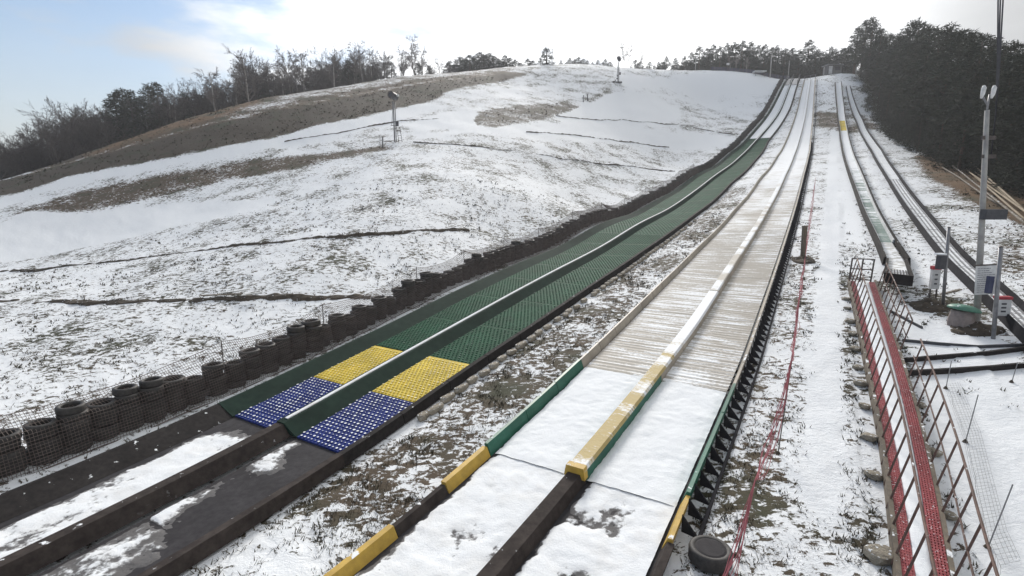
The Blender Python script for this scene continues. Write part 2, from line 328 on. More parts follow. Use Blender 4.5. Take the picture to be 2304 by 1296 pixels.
# (outline seen on the slope, grass cover, tan tint, soft edge in metres)
PATCH = [
    # brown grassy bank below the wood and the track that crosses it
    ([(-60, 480), (0, 442), (180, 395), (400, 354), (620, 308), (800, 265), (960, 230), (1015, 200), (1200, 160), (1250, 152), (1150, 148), (1000, 160), (900, 170), (760, 188), (600, 215), (400, 268), (200, 332), (0, 390), (-60, 410)], .93, .1, 1.0),
    ([(-60, 425), (0, 405), (200, 352), (330, 313), (480, 270), (600, 240), (600, 214), (400, 268), (200, 330), (0, 388), (-60, 410)], .86, 1.0, 1.2),
    ([(470, 278), (620, 242), (760, 212), (900, 188), (1100, 165), (1210, 152), (1200, 147), (1000, 162), (760, 190), (640, 214), (560, 238)], .62, .5, 2.2),
    ([(-60, 424), (0, 407), (120, 378), (260, 340), (400, 303), (520, 271), (700, 236), (860, 205), (1000, 181), (1150, 160), (1150, 157), (1000, 177), (860, 199), (700, 228), (520, 262), (400, 296), (260, 335), (120, 374), (0, 404), (-60, 420)], .66, .6, .5),
    # dark band above the smooth snow sheet
    ([(0, 500), (60, 470), (180, 430), (360, 395), (560, 362), (760, 342), (870, 326), (880, 335), (770, 355), (640, 385), (520, 405), (380, 435), (260, 462), (190, 478), (80, 476), (0, 512)], .74, .3, .8),
    # smooth snow
    ([(-40, 520), (60, 480), (200, 485), (400, 462), (620, 452), (560, 475), (400, 505), (250, 540), (100, 570), (-40, 592)], .0, 0, 1.0),
    ([(-60, 500), (60, 440), (250, 395), (500, 352), (760, 310), (900, 268), (1000, 240), (960, 232), (800, 270), (600, 315), (350, 362), (150, 400), (-60, 465)], .27, .2, 1.0),
    ([(930, 280), (1000, 255), (1060, 250), (1080, 290), (1020, 300), (950, 310)], .05, 0, 1.5),
    ([(1250, 262), (1350, 215), (1460, 215), (1530, 250), (1480, 275), (1300, 280)], .02, 0, 2.0),
    ([(1080, 296), (1300, 275), (1560, 300), (1640, 310), (1600, 330), (1400, 318), (1180, 305)], .2, 0, 2.0),
    ([(1400, 172), (1600, 165), (1765, 175), (1740, 200), (1500, 190), (1420, 195)], .05, 0, 3.0),
    ([(1500, 196), (1735, 206), (1690, 255), (1560, 235)], .40, 0, 4.0),
    # tussocky mound
    ([(1064, 268), (1085, 250), (1160, 238), (1260, 232), (1310, 238), (1290, 250), (1200, 272), (1120, 287), (1070, 284)], .72, .1, .5),
    ([(1310, 225), (1370, 195), (1390, 203), (1370, 212), (1330, 232)], .62, .1, .6),
    ([(1000, 225), (1120, 195), (1260, 195), (1250, 210), (1100, 222), (1010, 235)], .46, .1, 1.5),
    ([(960, 292), (1010, 286), (1020, 298), (940, 304)], .56, .1, .6),
    ([(1060, 345), (1250, 350), (1280, 400), (1100, 410), (980, 380)], .55, .1, 3.0),
    ([(760, 462), (940, 470), (1060, 515), (900, 500)], .58, .1, 1.5),
    ([(230, 585), (520, 560), (560, 640), (320, 640)], .53, .2, 2.0),
    ([(60, 740), (420, 700), (560, 760), (300, 840), (40, 830)], .52, .2, 2.0),
    ([(600, 700), (760, 690), (640, 780), (520, 760)], .47, .2, 1.5),
    ([(1150, 165), (1240, 145), (1600, 150), (1600, 158), (1300, 160)], .55, .2, 2.0),
    # foot of the wood on the right, brown grass
    ([(1830, 250), (1950, 262), (1990, 290), (1900, 300), (1840, 285)], .72, .4, 1.2),  # dark grass patch, the pines' shade is put into its cover
    ([(1885, 215), (1910, 215), (1940, 285), (1905, 285)], .60, .3, 1.0),
    ([(2040, 360), (2110, 380), (2180, 440), (2304, 500), (2400, 520), (2400, 600), (2304, 560), (2200, 500), (2100, 440)], .58, .4, 1.0),
    ([(2060, 350), (2170, 360), (2304, 430), (2400, 470), (2400, 520), (2304, 505), (2190, 450), (2100, 400)], .93, 1.0, .8),
    ([(2240, 545), (2330, 560), (2330, 640), (2250, 620)], .66, .3, .8),
    ([(2075, 650), (2190, 680), (2250, 745), (2170, 750), (2090, 700)], .66, .2, .6),
    ([(1960, 360), (2060, 420), (2160, 520), (2130, 540), (2040, 440)], .50, .3, 1.0),
]
STRIP = [  # (s0, s1, t0, t1, cover, tan)  bands that follow the runs
    (2, 75, -16.6, -14.6, .52, .2), (3, 60, -9.0, -6.6, .64, .25), (60, 135, -8.6, -6.5, .52, .2), (3, 6.5, -9, -6.6, .40, .2),
    (7, 140, -1.6, -.2, .52, .3), (9, 40, -1.3, -.1, .57, .4), (11, 31, .9, 1.35, .58, .2), (30, 130, 3.6, 5.2, .47, .3), (36, 130, .1, 2.4, .37, .2),
    (10, 120, .0, 1.0, .22, .1), (14, 24, 2.6, 5.4, .36, .1), (22, 34, 3.2, 5.3, .46, .2), (25, 60, 6.3, 11, .50, .4), (2, 17, 2.6, 8.5, .24, .1), (0, 7, -.6, 1.5, .3, .1),
]
def paint(x, y):
    """grass cover and tan tint at ground points"""
    s, t = xy2st(x, y); r = np.hypot(x, y)
    g = np.full(x.shape, .525); tan = np.full(x.shape, .2)
    for s0, s1, t0, t1, c, tn in STRIP:
        k = np.clip((s - s0) / 1.5, 0, 1) * np.clip((s1 - s) / 1.5, 0, 1) * np.clip((t - t0) / .3, 0, 1) * np.clip((t1 - t) / .3, 0, 1)
        g += (c - g) * k; tan += (tn - tan) * k
    far = np.clip((s - 60) / 60, 0, 1) * (t > 6.8); g += (.5 - g) * far
    wood = np.clip((t - 9.5) / 2, 0, 1) * np.clip((s - 30) / 8, 0, 1); g += (.95 - g) * wood; tan += (.9 - tan) * wood
    for pts, c, tn, soft in PATCH:
        poly = wpoly(pts); a = np.array(poly); lo = a.min(0) - soft * 2; hi = a.max(0) + soft * 2
        sel = (x > lo[0]) & (x < hi[0]) & (y > lo[1]) & (y < hi[1])
        if not sel.any(): continue
        xs, ys = x[sel], y[sel]; ins = pip(xs, ys, a); d = seg_dist(xs, ys, list(a) + [a[0]]); sd_ = np.where(ins, d, -d)
        k = np.clip(sd_ / (2 * soft) + .5, 0, 1); k = k * k * (3 - 2 * k)
        g[sel] += (c - g[sel]) * k; tan[sel] += (tn - tan[sel]) * k
    return np.clip(g, 0, 1), np.clip(tan, 0, 1)
# ditches cut across the slope
DITCH = [([(-40, 683), (120, 681), (300, 680), (450, 676), (560, 668), (700, 672), (838, 668)], .23),
         ([(-40, 616), (150, 600), (400, 572), (640, 545), (850, 528), (1060, 520)], .151),
         ([(930, 320), (1010, 325), (1120, 337), (1250, 355), (1400, 372), (1520, 386)], .13),
         ([(1185, 297), (1300, 305), (1420, 320), (1505, 331)], .12),
         ([(1252, 261), (1400, 270), (1550, 283), (1650, 302)], .12),
         ([(640, 318), (760, 300), (900, 272), (990, 268)], .10)]
DITCH_W = [([at(*p) for p in pts], w_) for pts, w_ in DITCH]
def ground():
    az = np.concatenate([np.radians(np.arange(-62, 62, .22)), np.radians(np.arange(62, 298, 6))])
    rr = np.concatenate([[0.0], np.geomspace(1.2, 190, 330), np.geomspace(200, 9000, 22)])
    Aa, Rr = np.meshgrid(az, rr); x = np.sin(Aa) * Rr; y = np.cos(Aa) * Rr
    z = hgt(x, y)
    fx, fy = x.ravel(), y.ravel(); zz = z.ravel().copy(); g, tan = paint(fx, fy)
    s, t = xy2st(fx, fy); lanes = ((t > -15.2) & (t < -8.6)) | ((t > -6.7) & (t < -1.4)) | ((t > 1.2) & (t < 3.9)) | ((t > 4.6) & (t < 6.8))
    rad = np.hypot(fx, fy)
    for i in range(len(fx)):
        if rad[i] < 200 and not lanes[i]:
            a = .045 * noise.noise((fx[i] * .9, fy[i] * .9, 0)) + .025 * noise.noise((fx[i] * 2.7, fy[i] * 2.7, 5))
            if rad[i] > 25: a += .12 * noise.noise((fx[i] * .25, fy[i] * .25, 9))
            zz[i] += a + (.10 * max(g[i] - .6, 0) * (1 + noise.noise((fx[i] * 1.7, fy[i] * 1.7, 2))) if rad[i] > 20 else 0)
        elif lanes[i] and rad[i] < 200: zz[i] -= .03
    n, m = x.shape
    idx = np.arange(n * m).reshape(n, m); j2 = np.roll(np.arange(m), -1)
    q = np.stack([idx[:-1], idx[1:], idx[1:][:, j2], idx[:-1][:, j2]], -1).reshape(-1, 4)
    me = bpy.data.meshes.new('snowy_ground'); me.from_pydata(np.stack([fx, fy, zz], 1).tolist(), [], q[:, ::-1].tolist())
    for nm, arr in (('grass', g), ('tan', tan)):
        at_ = me.attributes.new(nm, 'FLOAT', 'POINT'); at_.data.foreach_set('value', arr.astype(np.float32))
    me.polygons.foreach_set('use_smooth', [True] * len(me.polygons))
    mt, tr, b, N = NT('snow_over_grass'); L = tr.links.new
    tc_ = N('ShaderNodeTexCoord'); P = tc_.outputs['Object']
    ag = N('ShaderNodeAttribute', attribute_name='grass'); an = N('ShaderNodeAttribute', attribute_name='tan')
    mp_ = N('ShaderNodeMapping', {'Vector': P, 'Rotation': (0, 0, AZ), 'Scale': (1.0, 1.5, 1.0)})
    n1 = N('ShaderNodeTexNoise', {'Vector': mp_.outputs[0], 'Scale': 3.2, 'Detail': 7, 'Roughness': .72, 'Distortion': .5})
    n2 = N('ShaderNodeTexNoise', {'Vector': P, 'Scale': .33, 'Detail': 4, 'Roughness': .6})
    n3 = N('ShaderNodeTexNoise', {'Vector': P, 'Scale': 11.0, 'Detail': 5, 'Roughness': .7})
    a1 = N('ShaderNodeMath', {0: n2.outputs['Fac'], 1: .55, 2: n1.outputs['Fac']}, operation='MULTIPLY_ADD')
    a2 = N('ShaderNodeMath', {0: n3.outputs['Fac'], 1: .30, 2: a1.outputs[0]}, operation='MULTIPLY_ADD')
    a3 = N('ShaderNodeMath', {0: ag.outputs['Fac'], 1: .80, 2: a2.outputs[0]}, operation='MULTIPLY_ADD')
    k = N('ShaderNodeMapRange', {'Value': a3.outputs[0], 1: 1.385, 2: 1.435}, interpolation_type='SMOOTHSTEP')
    gm_ = N('ShaderNodeMix', {'Factor': n3.outputs['Fac'], 'A': (.026, .023, .019, 1), 'B': (.105, .09, .07, 1)}, data_type='RGBA')
    gt = N('ShaderNodeMix', {'Factor': n3.outputs['Fac'], 'A': (.085, .048, .026, 1), 'B': (.26, .165, .09, 1)}, data_type='RGBA')
    gc = N('ShaderNodeMix', {'Factor': an.outputs['Fac'], 'A': gm_.outputs['Result'], 'B': gt.outputs['Result']}, data_type='RGBA')
    gg = N('ShaderNodeMix', {'Factor': N('ShaderNodeMapRange', {'Value': n2.outputs['Fac'], 1: .5, 2: .68}).outputs[0], 'A': gc.outputs['Result'], 'B': (.075, .085, .04, 1)}, data_type='RGBA')
    gg.inputs['B'].default_value = (.062, .064, .040, 1)
    mx_ = N('ShaderNodeMix', {'Factor': k.outputs[0], 'A': SNOW, 'B': gg.outputs['Result']}, data_type='RGBA')
    L(mx_.outputs['Result'], b.inputs['Base Color']); b.inputs['Roughness'].default_value = .85; b.inputs['Specular IOR Level'].default_value = .22
    bh = N('ShaderNodeMath', {0: n3.outputs['Fac'], 1: .5, 2: n1.outputs['Fac']}, operation='MULTIPLY_ADD')
    bh2 = N('ShaderNodeMath', {0: k.outputs[0], 1: -.5, 2: bh.outputs[0]}, operation='MULTIPLY_ADD')
    bp = N('ShaderNodeBump', {'Height': bh2.outputs[0], 'Strength': .6, 'Distance': .08}); L(bp.outputs[0], b.inputs['Normal'])
    me.materials.append(mt)
    o = bpy.data.objects.new('ground', me); link(o); tag(o, kind='structure')
    return o
GROUND = ground()
for pts, w_ in DITCH_W:
    m = MB(); P = []
    L_ = [0]
    for a, b in zip(pts[:-1], pts[1:]): L_.append(L_[-1] + (b - a).length)
    q = np.arange(0, L_[-1], .16); X = np.interp(q, L_, [p.x for p in pts]); Y = np.interp(q, L_, [p.y for p in pts])
    for i in range(len(q)):
        j = min(i, len(q) - 2); d = Vector((X[j + 1] - X[j], Y[j + 1] - Y[j], 0)).normalized(); n = Vector((-d.y, d.x, 0))
        wob = noise.noise((X[i] * .4, Y[i] * .4, 3)) * .35; row = []
        for f, dz in ((-1, -.12), (-.5, .02), (0, .055), (.5, .0), (1, -.13)):
            ww = w_ * (1 + 1.2 * noise.noise((X[i] * 1.7, Y[i] * 1.7, f * 3))) * (1.5 if w_ > .15 else .8)
            x, y = X[i] + n.x * (f * ww + wob), Y[i] + n.y * (f * ww + wob)
            row.append((x, y, hz(x, y) + .045 + dz + .10 * noise.noise((x * 2.3, y * 2.3, 1)) + .07 * noise.noise((x * .35, y * .35, 6))))
        P.append(row)
    m.grid(P); tag(m.build('ditch', M['soil']), kind='structure')

# ---------------------------------------------------------------- tubing runs, in run coordinates: s metres uphill, t metres to the right
def fn(pts):
    a = np.array(pts, float); xs = np.arange(a[0, 0], a[-1, 0] + .5, .5); ys = np.interp(xs, a[:, 0], a[:, 1])
    k = np.hanning(13); k /= k.sum(); yp = np.concatenate([np.full(6, ys[0]), ys, np.full(6, ys[-1])]); ys = np.convolve(yp, k, 'valid')
    return lambda s, o=0.0: np.interp(s, xs, ys) + o
class Run:
    def __init__(r, fns, s0, s1, lift=.04):
        r.ss = np.arange(s0 - 1, s1 + 1.5, .5); z = []
        for f in fns:
            x, y = st2xy(r.ss, f(r.ss)); z.append(hgt(x, y))
        r.fl, r.fr = fns[0], fns[-1]; r.zl, r.zr = r.sm(z[0] + lift), r.sm(z[-1] + lift)
        if len(z) > 2: zm = r.sm(z[1] + lift); d = np.maximum(zm - (r.zl + r.zr) / 2, 0); r.zl = r.zl + d; r.zr = r.zr + d
    def sm(r, z):
        k = np.hanning(15); k /= k.sum(); return np.convolve(np.concatenate([[z[0]] * 7, z, [z[-1]] * 7]), k, 'valid')
    def p(r, s, t, dz=0.0):
        x, y = st2xy(s, t); a, b = float(r.fl(s)), float(r.fr(s)); f = (t - a) / (b - a); zl, zr = np.interp(s, r.ss, r.zl), np.interp(s, r.ss, r.zr)
        return (x, y, float(zl + (zr - zl) * min(max(f, -.1), 1.1)) + dz)
def sweep(name, run, mat, parent, s0, s1, sec, ds=.5, closed=True, smooth=False):
    """sec: list of (t function, offset, height)"""
    n = max(1, int(math.ceil((s1 - s0) / ds))); m = MB(); P = []; UV = []
    for i in range(n + 1):
        s = s0 + (s1 - s0) * i / n; row = [run.p(s, float(f(s)) + o, z) for f, o, z in sec]; P.append(row)
        UV.append([(float(f(s)) + o, s) for f, o, z in sec])
    m.grid(P, 0, UV, closed)
    if closed and len(sec) > 2: m.face(P[0][::-1]); m.face(P[-1])
    return m.build(name, mat, parent, smooth)
def lane_floor(name, run, mat, parent, s0, s1, fa, oa, fb, ob, dz, ds=.5, nt=6, rib=0.0):
    n = max(1, int(round((s1 - s0) / ds))); m = MB(); P = []; UV = []
    for i in range(n + 1):
        s = s0 + (s1 - s0) * i / n; a = float(fa(s)) + oa; b = float(fb(s)) + ob
        row = [(a + (b - a) * j / nt) for j in range(nt + 1)]
        P.append([run.p(s, t, dz + (rib if i % 2 else 0)) for t in row]); UV.append([(t, s) for t in row])
    m.grid(P, 0, UV)
    a, b = P[0][0], P[0][-1]; m.face([(a[0], a[1], a[2] - .05), (b[0], b[1], b[2] - .05), b, a])
    return m.build(name, mat, parent)
def snow_cover(name, run, parent, s0, s1, fa, oa, fb, ob, dz, cov, step=.055, thick=.05, mat='slush', wet=1.25):
    n = int((s1 - s0) / step) + 1; P = []; UV = []; m = MB()
    for i in range(n + 1):
        s = s0 + (s1 - s0) * i / n; a = float(fa(s)) + oa; b = float(fb(s)) + ob; ur = []; nn = int(round(abs(float(fb(s0)) + ob - float(fa(s0)) - oa) / step)); row = []
        for j in range(nn + 1):
            f = j / nn; t = a + (b - a) * f
            v = cov(s, f) + .55 * noise.noise((s * 1.1, t * 1.6, 3)) + .32 * noise.noise((s * 3.2, t * 4.2, 7)) + .26 * noise.noise((s * 9, t * 10, 1)) + .14 * noise.noise((s * 19, t * 21, 2))
            h = thick * math.tanh(v * 1.6) + .012 * noise.noise((s * 6, t * 6, 4)) + .022 * noise.noise((s * 1.8, t * 2.2, 8))
            row.append(run.p(s, t, dz + max(h, -.03))); ur.append((v * wet, 0))
        P.append(row); UV.append(ur)
    m.grid(P, 0, UV); return tag(m.build(name, M[mat], parent, True), kind='stuff')
def bumps(m, run, s0, s1, fa, oa, fb, ob, dz, pitch, nc, r, h, cap):
    rows = int((s1 - s0) / pitch)
    for i in range(rows):
        s = s0 + (i + .5) * pitch; a = float(fa(s)) + oa; b = float(fb(s)) + ob; w_ = (b - a) / nc; sides = 6 if s < 34 else 4
        for j in range(nc):
            t = a + w_ * (j + (.25 if i % 2 else .75)); 
            R0 = []; R1 = []
            rr = r * random.uniform(.85, 1.15); rc = rr * random.uniform(.35, .72) if random.random() < cap else rr * .3
            for q in range(sides):
                c, sn = math.cos(2 * math.pi * q / sides), math.sin(2 * math.pi * q / sides)
                R0.append(run.p(s + rr * sn, t + rr * c, dz)); R1.append(run.p(s + rc * sn, t + rc * c, dz + h))
            for q in range(sides): m.face([R0[q], R0[(q + 1) % sides], R1[(q + 1) % sides], R1[q]], 0)
            m.face(R1, 1)

# --- green run with the blue and yellow brake mats
gL = fn([(0, -13.75), (3, -13.9), (6.2, -14.25), (11.6, -14.75), (18, -15.0), (30, -15.25), (50, -15.35), (75, -14.9), (92, -13.9), (99, -12.9), (110, -12.1), (122, -11.3), (133, -10.5), (143, -9.9)])
gM = fn([(0, -11.15), (2, -11.25), (8, -11.75), (11, -12.05), (15, -12.2), (24, -12.25), (48, -12.4), (70, -12.2), (88, -11.8), (98, -11.2), (110, -10.2), (122, -9.4), (133, -9.0), (143, -8.7)])
gR = fn([(0, -8.75), (2, -8.85), (7.5, -9.15), (13, -9.45), (24, -9.4), (48, -9.2), (70, -9.0), (94, -8.9), (100, -9.0), (110, -8.3), (125, -7.5), (143, -7.3)])
GR = Run([gL, gM, gR], -1, 143)
g_run = thing('tubing_run', 'double green tubing run with blue and yellow brake mats at its foot', 'tubing run', GR.p(8, -11.8))
gin = fn([(0, .62), (8, .62), (14, .66), (40, .6), (80, .45), (100, .35), (143, .3)])      # foot of the left wall
def gLf(s): return gL(s) + gin(s)
gd = fn([(0, .5), (8, .64), (14, .6), (40, .45), (80, .3), (143, .2)])
def gDf(s): return gM(s) + gd(s)
lanes_g = [(gLf, 0, gM, -.22), (gDf, 0, gR, -.22)]
s_end = 143
for k, (fa, oa, fb, ob) in enumerate(lanes_g):
    for nm, s0, s1, mt, tip, pitch, cap in (('blue_mat', 7.72, 10.55, 'blue', 'blue_tip', .14, .8), ('yellow_mat', 10.58, 13.5, 'yellow', 'yellow_tip', .14, .6)):
        ds_ = -.05 if k == 0 else .0
        m = MB(); n = 12
        P = [[GR.p(s0 + ds_ + (s1 - s0) * i / n, float(fa(s0 + (s1 - s0) * i / n)) + (float(fb(s0)) + ob - float(fa(s0)) - oa) * j / 4, .10) for j in range(5)] for i in range(n + 1)]
        m.grid(P); a, b = P[0][0], P[0][-1]; m.face([(a[0], a[1], a[2] - .06), (b[0], b[1], b[2] - .06), b, a])
        bumps(m, GR, s0 + ds_, s1 + ds_, fa, oa, fb, ob, .10, pitch, 13, .055, .03, cap)
        m.build(nm, [M[mt], M[tip]], g_run)
    s = 13.52
    while s < 102:
        s1 = min(s + 3.4, 102.5); m = MB(); n = 7
        P = [[GR.p(s + (s1 - .02 - s) * i / n, float(fa(s + (s1 - s) * i / n)) * (1 - j / 4) + oa + (float(fb(s + (s1 - s) * i / n)) + ob) * j / 4, .10) for j in range(5)] for i in range(n + 1)]
        m.grid(P)
        bumps(m, GR, s, s1, fa, oa, fb, ob, .10, .155 if s < 34 else .28, 12 if s < 34 else 9, .045 if s < 34 else .065, .03, .5 if s < 34 else .2)
        m.build('green_mat', [M['green'], M['green_tip']], g_run); s = s1
    lane_floor('snow_lane', GR, M['snow'], g_run, 102.5, 142.5, fa, oa, fb, ob, .14, ds=1, nt=4)
    lane_floor('rubber_floor', GR, M['rubber_clean'], g_run, -1, 7.9, fa, oa - .1, fb, ob + .1, .055, ds=.5, nt=4)
def cov_g1(s, f): return .72 + .5 * math.sin(s * 1.3) * .3 - 1.5 * max(0, .22 - f) * 4 - 1.3 / (1 + math.exp(-(s - 6.9 - .4 * f) * 5)) - .9 * max(0, f - .9) * 6
def cov_g2(s, f):
    c = .35 - 1.1 / (1 + math.exp(-(s - 4.7 + f) * 4)) + (0 if s < 4.2 else 0 + 1.35 * max(0, .38 - f) * 2 + 1.1 * math.exp(-((s - 6.6) / .45) ** 2 - ((f - .3) / .25) ** 2))
    return c - 1.2 * max(0, f - .72) * 3 - .3 * max(0, .1 - f) * 10
snow_cover('snow_cover', GR, g_run, -.5, 7.6, gLf, .02, gM, -.25, .057, cov_g1, wet=.75)
snow_cover('snow_cover', GR, g_run, -.5, 7.6, gDf, .02, gR, -.22, .057, cov_g2, wet=.75)
# walls
sweep('left_wall', GR, M['rubber'], g_run, -1, 7.6, [(gL, .0, .33), (gLf, 0, .06), (gLf, -.06, .03), (gL, -.12, .28), (gL, -.1, .33)], .6)
sweep('left_wall', GR, M['green_wall'], g_run, 7.6, 142, [(gL, .0, .34), (gLf, 0, .09), (gLf, -.06, .03), (gL, -.10, .28), (gL, -.10, .34)], .8)
sweep('divider', GR, M['beam'], g_run, -1, 7.7, [(gM, -.14, .33), (gM, .12, .33), (gDf, -.25, .05), (gM, -.24, .05)], .6)
sweep('divider', GR, M['green_wall'], g_run, 7.7, 142, [(gM, -.15, .36), (gM, .14, .36), (gDf, 0, .09), (gM, -.24, .06)], .8)
tag(sweep('divider_snow', GR, M['snow_dirty'], g_run, 7.9, 142, [(gM, -.10, .362), (gM, -.06, .385), (gM, .03, .385), (gM, .06, .362)], .7, smooth=True), kind='stuff')
sweep('right_wall', GR, M['beam'], g_run, -1, 7.5, [(gR, -.24, .05), (gR, -.18, .24), (gR, .02, .26), (gR, .08, -.02)], .6)
s = 7.5
while s < 142:
    s1 = min(s + 2.2, 142); sweep('right_wall_panel', GR, M['rubber'], g_run, s, s1 - .03, [(gR, -.22, .07), (gR, -.16, .24), (gR, .0, .24), (gR, .06, -.04)], 1.1); s = s1
# start house of the green run: two grey ramps between rails
for k, (fa, oa, fb, ob) in enumerate(lanes_g):
    sweep('start_ramp', GR, M['galv'], g_run, 136.5, 143, [(fa, 0, .25), (fb, ob, .25), (fb, ob, .18), (fa, 0, .18)], 2)
for f, o in ((gL, .2), (gM, 0), (gR, -.1)):
    m = MB()
    for s in (136.6, 139.6, 142.6): m.beam(GR.p(s, float(f(s)) + o, 0), GR.p(s, float(f(s)) + o, 1.25), .07)
    for z in (.7, 1.22): m.beam(GR.p(136.6, float(f(136.6)) + o, z), GR.p(142.6, float(f(142.6)) + o, z), .06)
    m.build('start_railing', M['dark'], g_run)
# pale flat stones bedded along the right edge of the green run
st_proto = []
for k in range(5):
    bm = bmesh.new(); bmesh.ops.create_icosphere(bm, subdivisions=2, radius=1.0)
    for v in bm.verts:
        d = 1 + .28 * noise.noise(v.co * 1.3 + Vector((k * 7, 0, 0))) + .1 * noise.noise(v.co * 3.5 + Vector((k * 3, 1, 0)))
        v.co = Vector((v.co.x * d, v.co.y * d, max(min(v.co.z * d, .62), -.7)))
    me = bpy.data.meshes.new('stone'); bm.to_mesh(me); bm.free(); me.materials.append(M['stone']); st_proto.append(me)
    me.polygons.foreach_set('use_smooth', [False] * len(me.polygons))
def stone(p, sx, sy, sz, rz, label, group, k=None):
    o = bpy.data.objects.new('stone', st_proto[random.randrange(5) if k is None else k]); link(o); o.location = p; o.scale = (sx, sy, sz); o.rotation_euler = (random.uniform(-.1, .1), random.uniform(-.1, .1), rz)
    return tag(o, label, 'stone', group)
s = 10.2
while s < 44:
    ln = random.uniform(.42, .75); t = float(gR(s)) + .34 + random.uniform(-.05, .05); x, y = st2xy(s, t)
    stone((x, y, hz(x, y) + .05), .13, ln * .52, .13, -AZ + random.uniform(-.12, .12), 'pale flat edging stone bedded beside the dark right wall of the green run', 'edging stones along the green run')
    s += ln * (1.05 if random.random() < .75 else 1.6)

# --- beige and snow covered run
wL = fn([(0, -6.3), (6, -6.22), (30, -6.15), (140, -6.25)])
wR = fn([(0, -1.85), (10, -1.84), (17, -1.72), (28, -1.78), (50, -2.0), (87, -2.45), (115, -3.2), (140, -4.2)])
wM = fn([(0, -4.15), (6, -4.1), (10, -4.0), (19, -3.75), (35, -3.8), (60, -3.95), (95, -4.45), (116, -4.7), (140, -5.2)])
WR = Run([wL, wM, wR], -1, 140)
w_run = thing('tubing_run', 'double beige tubing run with green side walls and a yellow capped divider', 'tubing run', WR.p(10, -4))
lanes_w = [(wL, .1, wM, -.22), (wM, .22, wR, -.1)]
for k, (fa, oa, fb, ob) in enumerate(lanes_w):
    lane_floor('rubber_floor', WR, M['rubber_clean'], w_run, 1, 14.7, fa, oa - .1, fb, ob + .1, .05, nt=4)
    ks = k * 2.7
    def cov_lo(s, f, ks=ks): return .78 + .22 * math.sin(s * 1.7 + ks) - 1.0 * max(0, .1 - f) * 8 - .6 * max(0, .18 - f) * (3 if k else 1) - .7 * math.exp(-((s - 6.9) / .35) ** 2 - ((f - .5) / .22) ** 2) - .5 * math.exp(-((s - 8.2) / .2) ** 2 - ((f - .35) / .3) ** 2)
    snow_cover('snow_cover', WR, w_run, 1, 9.4, fa, oa, fb, ob, .052, cov_lo)
    def cov_hi(s, f): return .75 + .35 * math.sin(f * 3.14) - .5 * max(0, abs(f - .5) - .40) * 8
    snow_cover('snow_cover', WR, w_run, 9.385, 14.72, fa, oa, fb, ob, .058, cov_hi, thick=.06, mat='snow')
    s = 14.75
    while s < 139:
        s1 = min(s + 6, 139.5); lane_floor('beige_mat', WR, M['streak'], w_run, s, s1 - .03, fa, oa, fb, ob, .09, ds=.11 if s < 33 else (.25 if s < 60 else 1), nt=4, rib=.018 if s < 60 else 0); s = s1
def wall_pieces(pieces, f, sgn):
    for nm, mt, s0, s1, h, th, lab in pieces:
        o = sweep(nm, WR, M[mt], w_run, s0, s1, [(f, 0.06 * -sgn, .03), (f, sgn * .05, h), (f, sgn * (.05 + th), h), (f, sgn * th, .0)], .55)
        if lab: o['label'] = lab
lo = lambda *a: a
wall_pieces([('kerb_beam', 'beam', 1, 4.7, .22, .10, None), ('yellow_pad', 'pad', 4.72, 6.2, .26, .12, None), ('kerb_beam', 'beam', 6.22, 7.7, .22, .10, None),
             ('yellow_pad', 'pad', 7.72, 9.28, .27, .12, None), ('green_side_panel', 'bright_green', 9.3, 11.1, .34, .08, None), ('green_side_panel', 'bright_green', 11.12, 12.9, .335, .08, None), ('green_side_panel', 'bright_green', 12.92, 14.7, .345, .08, None)], wL, -1)
wall_pieces([('kerb_beam', 'beam', 1, 8.2, .24, .12, None), ('yellow_pad', 'pad', 8.22, 9.55, .30, .08, None), ('green_side_panel', 'bright_green', 9.57, 11.3, .36, .07, None), ('green_side_panel', 'bright_green', 11.32, 13.05, .35, .07, None), ('green_side_panel', 'bright_green', 13.07, 14.8, .36, .07, None)], wR, 1)
for f, sgn in ((wL, -1), (wR, 1)):
    s = 14.72 if sgn < 0 else 14.82
    while s < 139:
        ln = 1.55 if s < 60 else 3.1; s1 = min(s + ln, 139.5)
        wall_pieces([('side_panel', 'beige', s, s1 - .035, .34, .06, None)], f, sgn); s = s1
sweep('divider_beam', WR, M['beam'], w_run, 1, 9.4, [(wM, -.20, .04), (wM, -.15, .27), (wM, .13, .27), (wM, .22, .04)], .6)
sweep('divider_side', WR, M['bright_green'], w_run, 9.42, 14.72, [(wM, -.22, .05), (wM, -.17, .36), (wM, .17, .36), (wM, .22, .05)], .6)
M['cap_far'] = streak_mat('beige_cap', (.55, .51, .44), (.47, .43, .37), .1, .45, 26, 110, freq=.8)
M['cap_fade'] = streak_mat('yellow_cap_fading', (.50, .37, .13), (.44, .35, .17), .02, .70, 15, 24, freq=1.6)
sweep('yellow_cap', WR, M['cap_fade'], w_run, 9.3, 23.2, [(wM, -.20, .345), (wM, -.17, .40), (wM, .17, .40), (wM, .22, .33), (wM, .185, .32), (wM, -.17, .362)], .6)
s = 14.74
while s < 139:
    s1 = min(s + (2.4 if s < 60 else 5), 139.5); sweep('divider_side', WR, M['beige'], w_run, s, s1 - .03, [(wM, -.22, .05), (wM, -.17, .36), (wM, .17, .36), (wM, .22, .05)], 1.2); s = s1
sweep('divider_cap', WR, M['cap_far'], w_run, 23.25, 139.4, [(wM, -.18, .355), (wM, -.15, .41), (wM, .15, .41), (wM, .19, .355)], .8)
end = MB(); q = [WR.p(9.25, float(wM(9.25)) + o, z) for o, z in ((-.24, .18), (.24, .16), (.2, .42), (-.2, .42))]; q2 = [WR.p(9.42, float(wM(9.42)) + o, z) for o, z in ((-.24, .18), (.24, .16), (.2, .42), (-.2, .42))]
end.grid([q, q2], close=True); end.face(q[::-1]); end.face(q2); end.build('yellow_end_cap', M['pad'], w_run)
